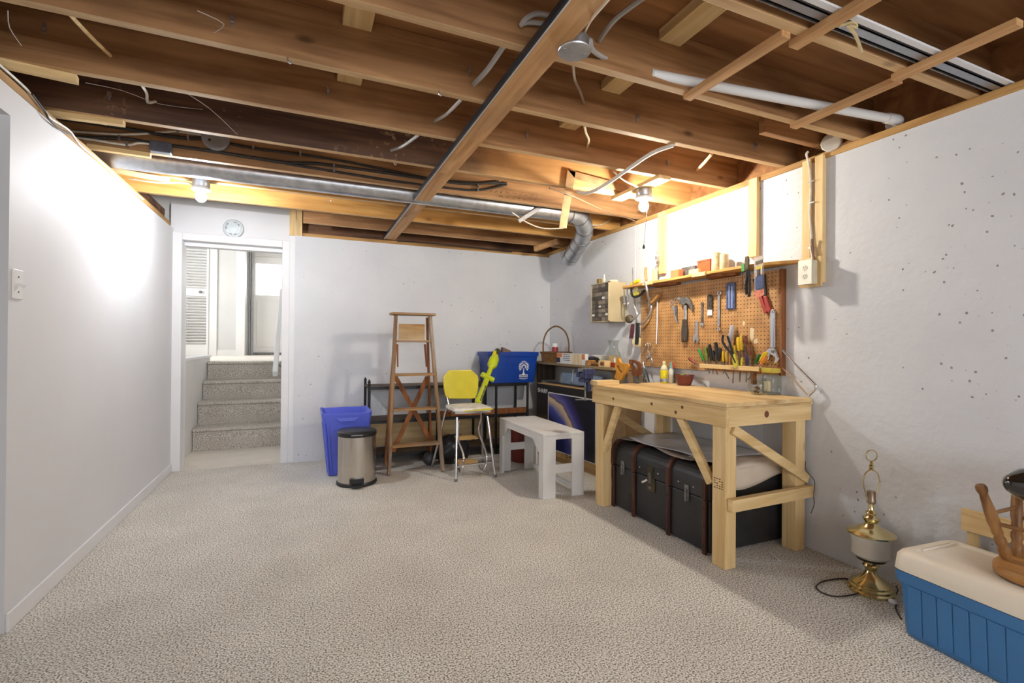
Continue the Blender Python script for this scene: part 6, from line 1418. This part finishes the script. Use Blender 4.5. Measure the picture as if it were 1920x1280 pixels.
MB().box(p+V(-.012,-.015,0),p+V(.05,.08,.055)).out('block', M_PINEY, cb_, world=True, bev=.003)
MB().lathe([(.006,0),(.006,.012),(.016,.016),(.017,.028),(.01,.034)], p+V(-.012,.0,.03), 14, (-1,-.4,0)).out('knob', BN, cb_, smooth=True, world=True)
# two hand saws with handles hanging in front of the shelf end
def saw(px_pts, hole, x, label, mat, blade):
    t = thing('hand_saw', label, 'saw', P(*px_pts[0],0,x))
    outer = [P(a_,b_,0,x) for a_, b_ in px_pts]; inner = [P(a_,b_,0,x) for a_, b_ in hole]
    # plank outline with a finger hole, filled and given thickness
    c = bpy.data.curves.new('handle', 'CURVE'); c.dimensions = '2D'; c.fill_mode = 'BOTH'; c.extrude = .011
    o0 = outer[0]
    for poly in (outer, inner):
        pts = sm(poly, 4, True); sp = c.splines.new('POLY'); sp.points.add(len(pts)-1); sp.use_cyclic_u = True
        for k, q in enumerate(pts): sp.points[k].co = (-(q.y-o0.y), q.z-o0.z, 0, 1)
    tmp = bpy.data.objects.new('tmp', c); COL.objects.link(tmp); bpy.context.view_layer.update()
    me = bpy.data.meshes.new_from_object(tmp.evaluated_get(bpy.context.evaluated_depsgraph_get())); bpy.data.objects.remove(tmp)
    me.transform(Matrix.Translation(-Vector(t.location)) @ frame(o0, (0,-1,0), (0,0,1))); me.name = 'handle'
    me.materials.clear(); me.materials.append(mat)
    h = bpy.data.objects.new('handle', me); COL.objects.link(h); h.parent = t
    MB().prism([P(a_,b_,0,x+.011) for a_, b_ in blade], (.0015,0,0)).out('blade', M_DSTEEL, t, world=True)
    return t
saw(((1161,671),(1166,680),(1180,683),(1177,695),(1171,704),(1165,713),(1155,708),(1157,697),(1155,685),(1158,676)), ((1158,685),(1162,685),(1168,696),(1166,699),(1160,692)), 2.285, 'hand saw with bright yellow wooden handle hanging at the shelf end', wood('saw_yellow_handle',rgb(196,130,40),rgb(226,164,70),2,knots=0,rough=.35),
    ((1168,700),(1176,694),(1178,722),(1169,724)))
saw(((1182,674),(1192,676),(1200,682),(1200,700),(1194,705),(1187,702),(1186,692),(1182,684)), ((1185,682),(1192,680),(1197,687),(1196,694),(1191,692)), 2.30, 'hand saw with dark brown wooden handle beside the yellow one', wood('saw_brown_handle',rgb(96,54,30),rgb(136,84,50),2,knots=0,rough=.35),
    ((1186,700),(1198,702),(1198,720),(1188,722)))
# sheets propped below the corner shelf
def prop(x, pts, t, name, mat, label, cat): return tag(MB().prism([P(a_,b_,0,x) for a_, b_ in pts], (t,0,0)).out(name, mat), label, cat)
prop(2.56,((1054,697),(1128,706),(1128,735),(1054,724)),.02,'blue_board',plain('pale_blue_panel',rgb(170,190,214),.5),'pale blue panel leaning under the corner shelf','panel')
z0_ = .0
cbx = MB().box((2.44,3.30,.0),(2.60,3.50,CZ-.03)).out('brown_carton', plain('brown_carton_card',rgb(134,106,74),.75,var=.15), bev=.003)
tag(cbx, 'tall brown carton standing under the corner shelf end', 'carton')
tag(MB().box((2.595,3.14,.0),(RW-.004,3.26,.80)).out('white_foam_panel', M_WHITEP, bev=.004), 'white foam panel standing behind the workbench end', 'panel')
